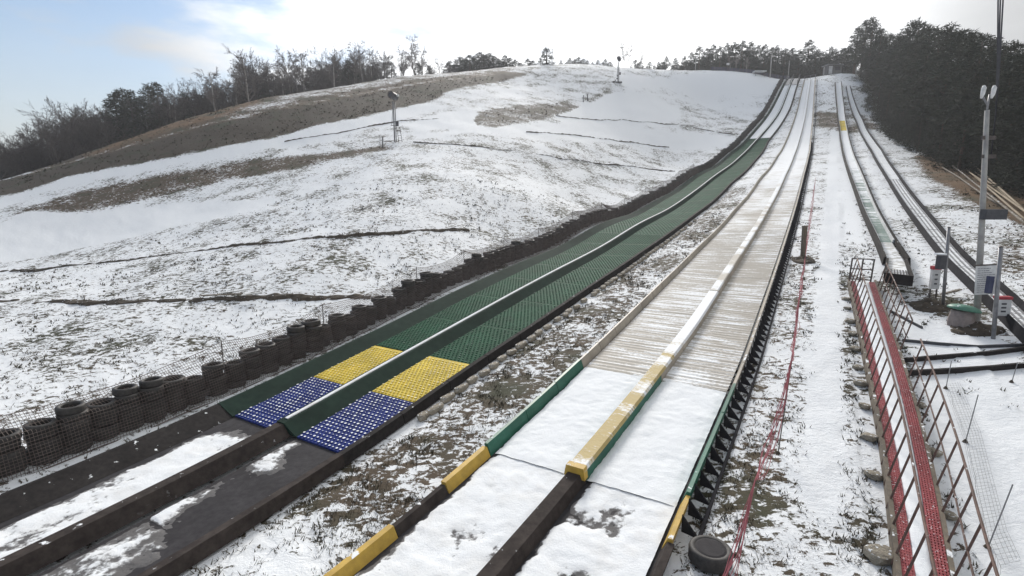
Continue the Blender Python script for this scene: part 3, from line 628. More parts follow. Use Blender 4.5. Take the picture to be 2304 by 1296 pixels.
# triangular brackets that prop up the right wall, and the dark bottom rail
s = 8.9; k = 0
tri = {}
while s < 96:
    t = float(wR(s)); b = [(.13, .0), (.13, .33), (.44, -.05)]; h = .02
    m = MB(); A = [WR.p(s - h, t + o, z) for o, z in b]; B = [WR.p(s + h, t + o * 1.0, z) for o, z in b]
    A2 = [WR.p(s + .20, t + .14, .30), WR.p(s + .20, t + .14, .05)]
    m.face(A[::-1]); m.face(B)
    for i in range(3): m.face([A[i], A[(i + 1) % 3], B[(i + 1) % 3], B[i]])
    m.build('bracket', M['bracket'], w_run); s += .52 if s < 50 else .9
sweep('bottom_rail', WR, M['bracket'], w_run, 8.9, 139, [(wR, .42, -.05), (wR, .42, .01), (wR, .48, .01), (wR, .48, -.05)], .8)

# --- narrow single run that ends in a slatted trough
rL3 = fn([(26, 2.55), (29.5, 2.95), (31, 2.98), (35, 2.95), (45, 2.68), (68, 2.05), (104, 1.3), (121, .65), (135, -.15)])
rR3 = fn([(26, 3.75), (29.5, 3.78), (31, 3.72), (36, 3.56), (45, 3.36), (68, 2.95), (104, 2.2), (121, 1.62), (135, .75)])
R3 = Run([rL3, rR3], 28, 135, .10)
n_run = thing('tubing_run', 'narrow single tubing run with a white trough at its foot beside the walkway gate', 'tubing run', R3.p(32, 3.3))
def mat_st(nm, mt, s0, s1, dz=.05): lane_floor(nm, R3, M[mt], n_run, s0, s1, rL3, .05, rR3, -.05, dz, ds=.5, nt=4)
M['mat3'] = streak_mat('white_green_mat', (.12, .19, .16), (.20, .26, .235), .0, .40, 36, 100, 2.0)
M['trough'] = pm('frosted_trough', (.62, .62, .60), (.48, .48, .46), 3, .6, .2, snow=.5, snow_scale=2)
s = 36
while s < 134:
    s1 = min(s + 4, 134.5)
    if 101 < s < 111: mat_st('yellow_mat', 'yellow', s, s1 - .05)
    else: mat_st('lane_mat', 'mat3', s, s1 - .05)
    s = s1
for s0, s1 in ((34.4, 35.98), (32.9, 34.38), (31.4, 32.88)): mat_st('trough_plate', 'trough', s0, s1)
for f, o in ((rL3, 0), (rR3, 0)):
    sg = -1 if f is rL3 else 1
    sweep('side_board', R3, M['white_paint'], n_run, 36, 134.5, [(f, -.05 * sg, .03), (f, -.02 * sg, .22), (f, .05 * sg, .22), (f, .05 * sg, 0)], 1.5)
    sweep('side_wall', R3, M['rubber'], n_run, 31.3, 134.5, [(f, .055 * sg, -.04), (f, .055 * sg, .30), (f, .16 * sg, .28), (f, .2 * sg, -.12)], 1.2)
# the angled, slatted end of the trough
e0 = [Vector(R3.p(31.35, float(rL3(31.35)), .05)), Vector(R3.p(31.35, float(rR3(31.35)), .05))]
e1 = [at(1988, 645, .35), at(2048, 655, .40)]; e1[0].z = e0[0].z - .12; e1[1].z = e0[1].z - .12
m = MB(); th = Vector((0, 0, -.05)); m.grid([e0, e1]); m.grid([[e + th for e in e1], [e + th for e in e0]]); m.build('end_plate', M['trough'], n_run)
for k in range(7):
    f = .12 + k * .125; m = MB(); m.beam(e0[0].lerp(e0[1], f) * .45 + e1[0].lerp(e1[1], f) * .55 + Vector((0, 0, .03)), e1[0].lerp(e1[1], f) + Vector((0, 0, .03)), .045, .03); m.build('slat', M['dark'], n_run)
m = MB()
for a, b in ((e0[0], e1[0]), (e1[0], e1[1]), (e1[1], e0[1])):
    m.beam(a + Vector((0, 0, -.02)), b + Vector((0, 0, -.02)), .10, .42)
m.build('end_wall', M['rubber'], n_run)

# --- black walled return run with slatted bed
rL4 = fn([(17, 6.1), (22.1, 5.88), (27.5, 5.6), (32, 5.36), (43, 5.3), (56, 5.1), (84, 4.8), (111, 3.65), (134, 1.7)])
rR4 = fn([(17, 6.9), (22.1, 6.6), (28, 6.45), (32, 6.2), (43, 6.25), (60, 6.0), (85, 5.9), (114, 4.5), (134, 2.35)])
R4 = Run([rL4, rR4], 17, 133, .08)
b_run = thing('tubing_run', 'black walled tubing run with a slatted snowy bed beside the pine wood', 'tubing run', R4.p(28, 6))
s = 22.2
while s < 132:
    s1 = min(s + 3, 132.5); lane_floor('slatted_bed', R4, M['streak_dark'], b_run, s, s1 - .04, rL4, .06, rR4, -.06, .06, ds=.5, nt=4)
    if s < 60:
        for j in range(4):
            f = (j + .7) / 4.4; m = MB(); a = [R4.p(q, float(rL4(q)) * (1 - f) + float(rR4(q)) * f, .085) for q in (s + .05, s1 - .08)]; m.beam(*a, .06, .03); m.build('slat', M['galv'], b_run)
    s = s1
M['blue_tarp'] = pm('blue_tarp', (.05, .15, .42), (.08, .21, .50), 3, .45, .2, snow=.1)
lane_floor('blue_mat', R4, M['blue_tarp'], b_run, 18.6, 22.1, rL4, .06, rR4, -.06, .2, ds=.5, nt=4)
for f in (rL4, rR4):
    sg = -1 if f is rL4 else 1
    sweep('side_wall', R4, M['bracket'], b_run, 18, 132.5, [(f, -.05 * sg, .02), (f, .0, .30), (f, .045 * sg, .30), (f, .07 * sg, -.1)], 1.2)

# ---------------------------------------------------------------- tyre barrier, 300 nearest tyres one by one, the rest as one mass
def tyre_mesh(name, ro=.335, w_=.21, n=22):
    prof = [(ro - .13, -.30), (ro - .10, -.46), (ro - .05, -.50), (ro - .015, -.42), (ro, -.30), (ro - .006, -.12), (ro, .0), (ro - .006, .14), (ro, .30), (ro - .015, .42), (ro - .05, .50), (ro - .10, .46), (ro - .13, .30), (ro - .10, 0)]
    m = MB(); P = []
    for i in range(n):
        a = 2 * math.pi * i / n
        P.append([(r_ * math.cos(a), r_ * math.sin(a), z * w_) for r_, z in prof])
    m.grid(P + [P[0]], close=True); return m
tyre_me = tyre_mesh('tyre').mesh('tyre', M['tyre'], smooth=True)
tyre_lo = tyre_mesh('tyre', n=10)
tT = fn([(0, -15.75), (3, -15.85), (8, -16.1), (13.5, -16.35), (20, -16.55), (33, -16.6), (55, -16.4), (80, -15.6), (92, -14.9), (99, -13.9), (110, -13.1), (122, -12.2), (133, -11.4), (141, -10.8)])
stacks = []; s = 2.2; mass = MB(); ntyre = 0
while s < 140:
    t = float(tT(s)); x, y = st2xy(s, t); n = random.choice((4, 5, 5, 4, 5, 6)) if s < 30 else random.choice((4, 5))
    z = hz(x, y) + .09; stacks.append((s, n))
    for k in range(n):
        jx, jy = random.gauss(0, .035), random.gauss(0, .035)
        if ntyre < 298:
            o = bpy.data.objects.new('tyre', tyre_me); link(o); o.location = (x + jx, y + jy, z + k * .197)
            f = random.uniform(.86, 1.07); o.scale = (f, f, .97); o.rotation_euler = (random.gauss(0, .03), random.gauss(0, .03), random.uniform(0, 6))
            tag(o, ('worn black tyre on top of a stack behind the brown net' if k == n - 1 else 'worn black tyre held low in a stack behind the brown net'), 'tyre', 'tyres stacked along the green run'); ntyre += 1
        else:
            b = len(mass.v); mass.v += [(q[0] + x + jx, q[1] + y + jy, q[2] + z + k * .197) for q in tyre_lo.v]
            mass.f += [tuple(i + b for i in f) for f in tyre_lo.f]; mass.mi += tyre_lo.mi; mass.uv += tyre_lo.uv
    s += random.uniform(.58, .68)
tag(mass.build('tyre_row', M['tyre'], smooth=True), 'far row of dark tyre stacks climbing beside the upper green run', 'tyres', kind='stuff')
lone = MB(); p = at(1597, 1262); lp = thing('tyre', 'big loose tyre lying flat in the snow with a dark lid', 'tyre', p)
t2 = tyre_mesh('tyre', .36, .27, 28); t2.v = [(a + p.x, b + p.y, c + p.z + .13) for a, b, c in t2.v]; t2.build('tread', M['tyre'], lp, True)
lid = MB(); lid.tube([p + Vector((0, 0, .12)), p + Vector((0, 0, .245)), p + Vector((0, 0, .26))], [.27, .27, .22], 24); lid.build('lid', M['rubber_clean'], lp)

# ---------------------------------------------------------------- safety net over the tyres
net = thing('safety_net', 'brown safety net draped over the stacked tyres on thin stakes', 'net', Vector((*st2xy(5, -15.2), hz(*st2xy(5, -15.2)))))
def strand(m, pts, r):
    pts = [Vector(p) for p in pts]; m.tube(pts, r, 3, caps=False)
NS = [9.0, 13.2, 19.0, 23.0, 27.2, 31.8, 37.5, 43.5, 49.5, 56, 62.5, 69, 76.2]
def net_pt(s, f):
    """f 0..1 from the foot on the run side up to the top rope"""
    t = float(tT(s)); j = int(np.searchsorted(NS, s)); a = NS[j - 1] if j > 0 else 2.0; b = NS[j] if j < len(NS) else a + 6
    sag = 4 * ((s - a) / (b - a)) * (1 - (s - a) / (b - a)) * .28
    prof = [(0, .56, .0), (.25, .50, .30), (.55, .42, .68), (.72, .34, .92), (.80, .0, 1.08 - sag * .4), (1.0, -.40, 1.45 - sag)]
    fs = [q[0] for q in prof]; o = np.interp(f, fs, [q[1] for q in prof]); z = np.interp(f, fs, [q[2] for q in prof])
    o += .05 * noise.noise((s * 1.4, f * 3, 0)); z += .04 * noise.noise((s * .9, f * 2, 4))
    x, y = st2xy(s, t + o); return (x, y, float(NETZ(s)) + z)
_ss = np.arange(0, 142, .5); _x, _y = st2xy(_ss, np.array([float(tT(q)) for q in _ss])); _hz = hgt(_x, _y); NETZ = lambda s: np.interp(s, _ss, _hz)
lo_, hi_ = MB(), MB(); s = 2.0
F = np.linspace(0, 1, 9)
while s < 76:
    st_ = .075 if s < 22 else (.12 if s < 45 else .2)
    r_ = .0062 if s < 22 else .013
    strand(lo_, [net_pt(s, f) for f in (0, .25, .55, .72, .80, 1.0)], r_); s += st_
for f in np.concatenate([np.linspace(0, .8, 15), np.linspace(.84, 1, 5)]):
    strand(lo_, [net_pt(q, f) for q in np.concatenate([np.arange(2, 30, .35), np.arange(30, 76.2, .8)])], .0075 if f < 1 else .012)
lo_.build('netting', M['net'], net)
for q in NS[:]:
    x, y = st2xy(q, float(tT(q)) - .38); z = hz(x, y); m = MB(); m.tube([(x, y, z - .1), (x + random.uniform(-.04, .04), y, z + 1.45)], .018, 6); m.build('stake', M['steel'], net)
low = MB(); strand(low, [net_pt(q, 0) for q in np.arange(2, 76, .6)], .02); low.build('bottom_rope', M['net'], net)

# ---------------------------------------------------------------- thin stakes with a bunched red net above the white lane
red = []
for (bu, bv), (tu, tv) in (((1655, 1250), (1699, 1080)), ((1750, 1020), (1783, 800)), ((1779, 830), (1800, 655)), ((1800, 690), (1812, 575))):
    b = at(bu, bv); d = ray(tu, tv); k = b.y / d[1]; t_ = Vector((d[0] * k, b.y, d[2] * k + CAM_H))
    h = thing('net_stake', 'thin dark stake carrying the bunched red net beside the beige run', 'stake', b, 'stakes of the red net')
    m = MB(); m.tube([b - Vector((0, 0, .15)), t_], .012, 6); m.build('rod', M['steel'], h)
    m = MB(); m.tube([b + Vector((0, 0, -.02)), b + Vector((0, 0, .05))], [.07, .03], 7); m.build('foot', M['soil'], h); red.append(t_)
e = at(1620, 1296, 1.1); st0 = e + (e - red[0]).normalized() * 1.6; st0.z = e.z - .25
chain = [st0] + red + [Vector((*st2xy(58, -.9), hz(*st2xy(58, -.9)) + 1.0))]
m = MB()
for k in range(9):
    rnd = random.Random(k); pts = []
    for a, b in zip(chain[:-1], chain[1:]):
        L_ = (b - a).length; n = max(6, int(L_ / .3))
        for i in range(n):
            f = i / n; q = a.lerp(b, f); sp = .11 * math.sin(math.pi * f)
            q += Vector((sp * noise.noise((i * .21 + k * 9, L_, 1)) * 1.5, sp * noise.noise((i * .3, k * 5.1, 2)) * 1.5, -.42 * math.sin(math.pi * f) * (.5 + .09 * k) - .05 * k * math.sin(math.pi * f) + .05 * noise.noise((i * .5, k * 3.3, 4))))
            pts.append(q)
    m.tube(pts, .007, 3, caps=False)
o = m.build('red_net', M['net_red']); tag(o, 'bunched red net strung between thin stakes beside the beige run', 'net')

# ---------------------------------------------------------------- red walkway with railings
wkL = fn([(4, 1.42), (9.2, 1.48), (12, 1.58), (14.3, 1.58), (18.6, 1.48), (23, 1.37), (28, 1.2)])
wkR = fn([(4, 2.05), (9.6, 2.25), (11, 2.38), (15, 2.48), (19, 2.46), (27, 2.28), (28, 2.26)])
WK = Run([wkL, wkR], 4, 27.4, .0)
wk = thing('walkway', 'narrow walkway with red grid tiles, a snowy middle strip and railings', 'walkway', WK.p(15, 2))
sweep('edge_timber', WK, M['timber'], wk, 5, 27.3, [(wkL, 0, -.05), (wkL, 0, .30), (wkL, .07, .30), (wkL, .07, -.05)], 1)
sweep('edge_timber', WK, M['timber'], wk, 5, 27.3, [(wkR, -.07, -.05), (wkR, -.07, .30), (wkR, 0, .30), (wkR, 0, -.05)], 1)
sweep('deck', WK, M['snow_dirty'], wk, 5, 27.3, [(wkL, .07, .12), (wkL, .07, .215), (wkR, -.07, .215), (wkR, -.07, .12)], .6)
def grid_tile(f, o0, o1, s0, s1):
    m = MB(); n = 6; k = 4
    for j in range(k + 1):
        a = o0 + (o1 - o0) * j / k; m.beam(WK.p(s0, float(f(s0)) + a, .255), WK.p(s1, float(f(s1)) + a, .255), .028, .03)
    for i in range(n + 1):
        q = s0 + (s1 - s0) * i / n; m.beam(WK.p(q, float(f(q)) + o0, .257), WK.p(q, float(f(q)) + o1, .257), .028, .03)
    a = [WK.p(s0, float(f(s0)) + o0, .232), WK.p(s0, float(f(s0)) + o1, .232), WK.p(s1, float(f(s1)) + o1, .232), WK.p(s1, float(f(s1)) + o0, .232)]; m.face(a)
    m.build('red_tile', M['red_tile'], wk)
M['red_tile'] = pm('frosted_red', (.34, .065, .072), (.25, .045, .052), 10, .6, .2, snow=.14, snow_scale=26)
s = 5.2
while s < 26.6:
    if s > 6: grid_tile(wkL, .09, .235, s, s + .42)
    grid_tile(wkR, -.27, -.09, s, s + .42); s += .445
def wmid(s): return (wkL(s) + .25)
def wmid2(s): return (wkR(s) - .285)
P = []; m = MB(); n = 180
for i in range(n + 1):
    s = 5 + (26.8 - 5) * i / n; a, b = float(wmid(s)), float(wmid2(s)); row = []
    for j, (f, z) in enumerate(((0, .20), (.06, .27), (.3, .285), (.7, .285), (.94, .27), (1, .20))):
        t = a + (b - a) * f + (.03 * noise.noise((s * 3, j * 4, 1)) if j in (0, 1, 4, 5) else 0); row.append(WK.p(s, t, z + .012 * noise.noise((s * 4, j, 6))))
    P.append(row)
m.grid(P); tag(m.build('snow_strip', M['snow'], wk, True), kind='stuff')
LEAN = .20     # the old railings lean a little to the right
def railing(f, off, s0, s1, step, mid, dir_):
    rail = lambda s, z: Vector(WK.p(s, float(f(s)) + off + LEAN * z, .28 + z))
    m = MB(); m.tube([rail(s, 1.0) for s in np.linspace(s0, s1, 14)], .022, 6); m.build('top_rail', M['rust'], wk, True)
    if mid: m = MB(); m.tube([rail(s, .5) for s in np.linspace(s0, s1, 14)], .016, 6); m.build('mid_rail', M['rust'], wk, True)
    s = s0
    while s <= s1 + .01:
        m = MB(); m.tube([rail(s, -.2), rail(s, 1.0)], .02, 6); m.build('post', M['rust'], wk)
        if False:
            m = MB(); e_ = min(s + step, s1)
            m.tube([rail(e_, -.05), rail(s + .02, 1.0)] if dir_ else [rail(s, -.05), rail(e_ - .02, 1.0)], .014, 6); m.build('brace', M['steel'], wk)
        s += step
railing(wkL, .03, 5.0, 26.9, .78, False, True)
railing(wkR, -.03, 5.2, 17.6, .86, True, True)
railing(wkR, -.03, 19.2, 26.3, .78, True, True)
g0 = [Vector(WK.p(27.1, float(wkL(27.1)) + .03 + .8 * k / 2, .2)) for k in range(3)]
for q in g0: m = MB(); m.beam(q, q + Vector((0.05, 0, 1.05)), .045); m.build('gate_post', M['steel'], wk)
for z in (.12, .58, 1.03): m = MB(); m.beam(g0[0] + Vector((.05 * z, 0, z)), g0[2] + Vector((.05 * z, 0, z)), .045); m.build('gate_bar', M['steel'], wk)
k = 0
for side, lst in ((wkL, [(9.9, .22), (12.4, .16), (14.0, .17), (15.6, .14), (17.0, .17), (18.1, .13), (19.6, .15), (21.0, .14), (22.3, .18), (23.8, .13), (25, .15)]), (wkR, [(9.4, .2), (11.6, .13), (13.9, .14), (16.2, .12)])):
    for s, r_ in lst:
        t = float(side(s)) + (-.16 if side is wkL else .14); x, y = st2xy(s, t)
        stone((x, y, hz(x, y) + .03), r_, r_ * 1.15, r_ * .7, random.uniform(0, 6), 'tan stone propping the left edge timber of the walkway' if side is wkL else 'tan stone beside the right edge timber of the walkway', 'stones beside the walkway'); k += 1

# ---------------------------------------------------------------- right hand side: lamp pole, signs, boxes
def top_at(b, u, v):
    d = ray(u, v); k = b.y / d[1]; return Vector((d[0] * k, b.y, d[2] * k + CAM_H))
b = at(2199, 722); tp = top_at(b, 2221, 248)
lamp = thing('lamp_pole', 'tall concrete lamp pole with two lamp heads, floodlight and notice board', 'lamp pole', b)
m = MB(); m.tube([b - Vector((0, 0, .3)), b.lerp(tp, .5), tp], [.105, .09, .07], 10); m.build('pole', M['concrete'], lamp, True)
for du, l in ((-13, 0), (6, 1)):
    e_ = top_at(b, 2221 + du, 212); m = MB(); m.tube([tp - Vector((0, 0, .15)), tp + Vector((0, 0, .15)), e_], .03, 6); m.build('lamp_arm', M['galv'], lamp, True)
    m = MB(); c = e_ + Vector((-.03 if l == 0 else .03, -.05, .08))
    m.tube([c + Vector((0, 0, -.22)), c + Vector((0, -.03, -.1)), c + Vector((0, -.05, .10)), c + Vector((0, -.03, .18))], [.03, .06, .07, .03], 10); m.build('lamp_head', M['white_paint'], lamp, True)
for v_ in (310, 352):
    c = top_at(b, 2224, v_); m = MB(); m.beam(c - Vector((.22, 0, 0)), c + Vector((.22, 0, 0)), .09, .12); m.build('cable_clamp', M['steel'], lamp)
c = top_at(b, 2222, 482); fl = MB(); fl.box(c - Vector((0, .22, 0)), .70, .26, .34); fl.build('floodlight', M['dark'], lamp)
c = top_at(b, 2206, 628); sx_, sz_ = .60, 1.02; ctr = c - Vector((0, .20, 0)); Rm = Matrix.Rotation(R(-6), 3, 'Y') @ Matrix.Rotation(R(-15), 3, 'Z')
bd = MB(); bd.box(ctr, sx_, .03, sz_, Rm); board = bd.build('notice_board', M['white_paint'], lamp)
fr = MB()
fr.box(ctr + Rm @ Vector((0, -.005, sz_ / 2 + .02)), sx_ + .06, .05, .045, Rm)
fr.build('frame', M['steel'], board)
tx = MB(); rnd = random.Random(3)
for i in range(12):
    z = sz_ / 2 - .10 - i * .075; w1 = rnd.uniform(.6, .95) * (sx_ - .1)
    x0 = -(sx_ - .1) / 2
    while x0 < -(sx_ - .1) / 2 + w1:
        ww = rnd.uniform(.03, .10); tx.box(ctr + Rm @ Vector((x0 + ww / 2, -.0175, z)), ww, .004, .024, Rm); x0 += ww + .016
tx.build('printed_lines', pm('grey_print', (.16, .16, .18), (.24, .24, .26), 9, .7, 0), board)
w_c = thing('overhead_cable', 'bundle of dark cables hanging from above to the lamp pole', 'cable', top_at(b, 2230, 345))
for du in (-6, 0, 7):
    m = MB(); m.tube([top_at(b, 2230, 350), top_at(b, 2241, 250), top_at(b, 2247 + du * .4, 130), top_at(b, 2252 + du, -40), top_at(b, 2256 + du * 1.5, -200)], .022, 5); m.build('cable', M['dark'], w_c, True)
def post(bu, bv, tu, tv, r_, name, label, mt='galv'):
    b = at(bu, bv); h = thing(name, label, 'post', b); t_ = top_at(b, tu, tv)
    m = MB(); m.tube([b - Vector((0, 0, .2)), t_], r_, 8); m.build('shaft', M[mt], h, True)
    m = MB(); m.tube([t_, t_ + Vector((0, 0, .03))], [r_ * 1.2, r_ * .7], 8); m.build('cap', M['steel'], h); return h, b, t_
pa, pb, pt = post(2122, 692, 2135, 512, .055, 'steel_post', 'grey steel post carrying a dark loudspeaker near the drum with the green lid')
m = MB(); m.box(top_at(pb, 2115, 590) - Vector((0, .05, 0)), .24, .22, .50); m.build('loudspeaker', M['dark'], pa)
m = MB(); m.box(top_at(pb, 2114, 571) - Vector((0, .05, 0)), .27, .25, .05); m.build('speaker_snow', M['snow'], pa)
pa, pb, pt = post(2236, 760, 2252, 556, .06, 'steel_post', 'grey steel post with a dark blue box behind the notice board')
m = MB(); m.box(top_at(pb, 2234, 642) + Vector((0, .12, 0)), .14, .14, .56); m.build('blue_box', pm('navy_box', (.03, .04, .09), (.05, .06, .12), 6, .5, .1), pa)
def cabinet(bu, bv, tv, wd, label, lean=.12):
    b = at(bu, bv); h = thing('control_box', label, 'box', b); t_ = top_at(b, bu + (bv - tv) * lean, tv); H_ = (t_ - b).length
    up = (t_ - b).normalized(); x = Vector((.95, -.3, 0)).normalized(); x = (x - up * x.dot(up)).normalized(); y = up.cross(x); Rm = Matrix((x, y, up)).transposed()
    for sx in (-1, 1): m = MB(); m.beam(b + x * sx * wd * .4 - up * .1, b + x * sx * wd * .4 + up * H_ * .32, .04); m.build('leg', M['steel'], h)
    m = MB(); m.box(b + up * H_ * .62, wd, .2, H_ * .62, Rm); bx = m.build('case', M['white_paint'], h)
    m = MB(); m.box(b + up * H_ * .97, wd + .04, .25, H_ * .10, Rm); m.build('red_lid', M['red'], h)
    for z in (.48, .62, .76): m = MB(); m.box(b + up * H_ * z - y * .102 * (1 if y.y > 0 else -1), wd * .35, .012, .06, Rm); m.build('panel_mark', M['dark'], bx)
cabinet(2098, 672, 600, .27, 'narrow white control box with red lid beside the loudspeaker post')
cabinet(2250, 728, 668, .40, 'wide white control box with red lid beside the blue mat')
# drum wrapped in cloth under a green lid
b = at(2160, 733); dr = thing('wrapped_drum', 'cloth wrapped drum under a green dished lid at the lamp pole', 'drum', b)
m = MB(); P = []
for z, r_ in ((0, .36), (.12, .37), (.35, .34), (.52, .31), (.56, .28)):
    P.append([(b.x + r_ * (1 + .07 * math.cos(a * 9) * (1 - z)) * math.cos(a), b.y + r_ * (1 + .07 * math.cos(a * 9) * (1 - z)) * math.sin(a), b.z + z) for a in np.linspace(0, 2 * math.pi, 37)[:-1]])
m.grid(P, close=True); m.face(P[-1]); m.build('cloth_wrap', pm('pale_cloth', (.34, .29, .27), (.24, .2, .19), 7, .9, .5), dr, True)
m = MB(); c = b + Vector((.06, 0, .62)); Rm = Matrix.Rotation(.16, 3, 'Y'); P = []
for r_, z in ((0.02, .13), (.2, .12), (.38, .07), (.47, .0), (.47, -.06), (.42, -.05)): P.append([c + Rm @ Vector((r_ * math.cos(a), r_ * math.sin(a), z)) for a in np.linspace(0, 2 * math.pi, 25)[:-1]])
m.grid(P, close=True); m.build('green_lid', pm('green_lid', (.07, .20, .14), (.11, .26, .19), 5, .5, .15, snow=.2), dr, True)
def mound(u, v, rx, ry, h_, label):
    b = at(u, v); m = MB(); P = []
    for r_ in np.linspace(0.02, 1, 8):
        P.append([(b.x + rx * r_ * math.cos(a) * (1 + .25 * noise.noise((math.cos(a) * 1.4, math.sin(a) * 1.4, u))), b.y + ry * r_ * math.sin(a) * (1 + .25 * noise.noise((math.cos(a) * 1.4, math.sin(a) * 1.4, v))), 0) for a in np.linspace(0, 2 * math.pi, 25)[:-1]])
    P = [[(x, y, hz(x, y) - .12 + (h_ * (1 - i / 7) ** .8 + .12) * (1 + .7 * noise.noise((x * 3, y * 3, 1)) + .4 * noise.noise((x * 8, y * 8, 4))) - (.12 if i == 7 else 0)) for x, y, _ in row] for i, row in enumerate(P)]
    m.grid(P, close=True); tag(m.build('soil_heap', M['soil'], smooth=True), label, 'soil heap')
mound(2095, 690, .8, .7, .2, 'heap of dark soil at the foot of the loudspeaker post')
mound(2195, 742, .9, .6, .18, 'heap of dark soil round the foot of the lamp pole')
mound(1806, 583, .6, .9, .03, 'patch of dark earth round the squared timber post')
b = at(2120, 668); m = MB(); e_ = at(2160, 662); m.beam(b + Vector((0, 0, .12)), e_ + Vector((0, 0, .2)), .12, .05); tag(m.build('loose_plank', M['timber']), 'short loose plank lying by the loudspeaker post', 'plank')
# squared timber post
b = at(1807, 578); t_ = top_at(b, 1811, 510); h = thing('timber_post', 'short squared grey timber post standing between the runs', 'post', b)
m = MB(); m.beam(b - Vector((0, 0, .2)), t_, .2, .2); m.build('shaft', M['timber'], h); m = MB(); m.box(t_ + Vector((0, 0, .02)), .23, .23, .05); m.build('cap', M['timber'], h)
# kerbs of the cross run-out
def kerb(pts, wd, ht, label, name='kerb', mt='rubber'):
    P = [at(*p) for p in pts]; m = MB(); rows = []
    fine = []
    for a, c in zip(P[:-1], P[1:]): fine += [a.lerp(c, f) for f in np.arange(0, 1, .12)]
    fine.append(P[-1])
    for i, p in enumerate(fine):
        d = (fine[min(i + 1, len(fine) - 1)] - fine[max(i - 1, 0)]); d.z = 0; d.normalize(); n = Vector((-d.y, d.x, 0)); z = hz(p.x, p.y)
        rows.append([(p.x + n.x * o * wd, p.y + n.y * o * wd, z + q) for o, q in ((-.5, -.1), (-.4, ht), (.4, ht), (.5, -.1))])
    m.grid(rows, close=True); m.face(rows[0]); m.face(rows[-1][::-1]); tag(m.build(name, M[mt]), label, name.replace('_', ' '))
kerb([(2036, 812), (2120, 805), (2220, 797), (2304, 786), (2400, 772)], .12, .09, 'far black rubber kerb of the snowy cross run-out')
kerb([(2042, 842), (2150, 836), (2230, 831), (2304, 824), (2400, 812)], .13, .11, 'near black rubber kerb of the snowy cross run-out')
kerb([(2030, 766), (2110, 774), (2200, 781), (2304, 777)], .08, .06, 'thin dark hose lying on the snow beside the walkway', 'hose', 'dark')
kerb([(2003, 700), (2040, 720), (2075, 738)], .06, .05, 'short dark hose end lying below the white trough', 'hose', 'dark')
# light stakes and a fine net in the lower right corner
stk = []
for k, ((bu, bv), (tu, tv), lb) in enumerate((((2222, 1228), (2279, 1090), 'next to the corner of the fine net'), ((2172, 992), (2201, 888), 'with a tuft of grass at mid height'), ((2128, 872), (2141, 812), 'close to the near rubber kerb'), ((2276, 858), (2290, 815), 'beyond the near rubber kerb'))):
    b = at(bu, bv); t_ = top_at(b, tu, tv); h = thing('marker_stake', 'thin pale stake in the snow ' + lb, 'stake', b, 'stakes of the fine grey net'); m = MB(); m.tube([b - Vector((0, 0, .1)), t_], .011, 6); m.build('rod', M['galv'], h)
    m = MB(); m.tube([b + Vector((0, 0, -.03)), b + Vector((0, 0, .04))], [.06, .02], 7); m.build('foot', M['soil'], h); stk.append((b, t_))
fnp = [at(2250, 1296), stk[0][0], stk[1][0], stk[2][0]]; m = MB()
for a, c in zip(fnp[:-1], fnp[1:]):
    n = int((c - a).length / .12)
    for i in range(n):
        q = a.lerp(c, i / n); z = hz(q.x, q.y); m.tube([(q.x, q.y, z + .02), (q.x + .08 + .1 * noise.noise((i * .2, 1, 1)), q.y + .1, z + .12), (q.x + .55 + .1 * noise.noise((i * .3, 2, 1)), q.y + .25, z + .08 + .05 * noise.noise((i * .4, 5, 1)))], .002, 3, caps=False)
for f in np.linspace(0, 1, 7):
    pts = []
    for a, c in zip(fnp[:-1], fnp[1:]):
        for q in np.arange(0, 1, .06):
            w_ = a.lerp(c, q); pts.append((w_.x + f * .55, w_.y + .05 + f * .2, hz(w_.x, w_.y) + .03 + .11 * math.sin(f * 2.2)))
    m.tube(pts, .0022, 3, caps=False)
tag(m.build('fine_net', M['net_grey']), 'fine grey net sagging along the pale stakes', 'net')

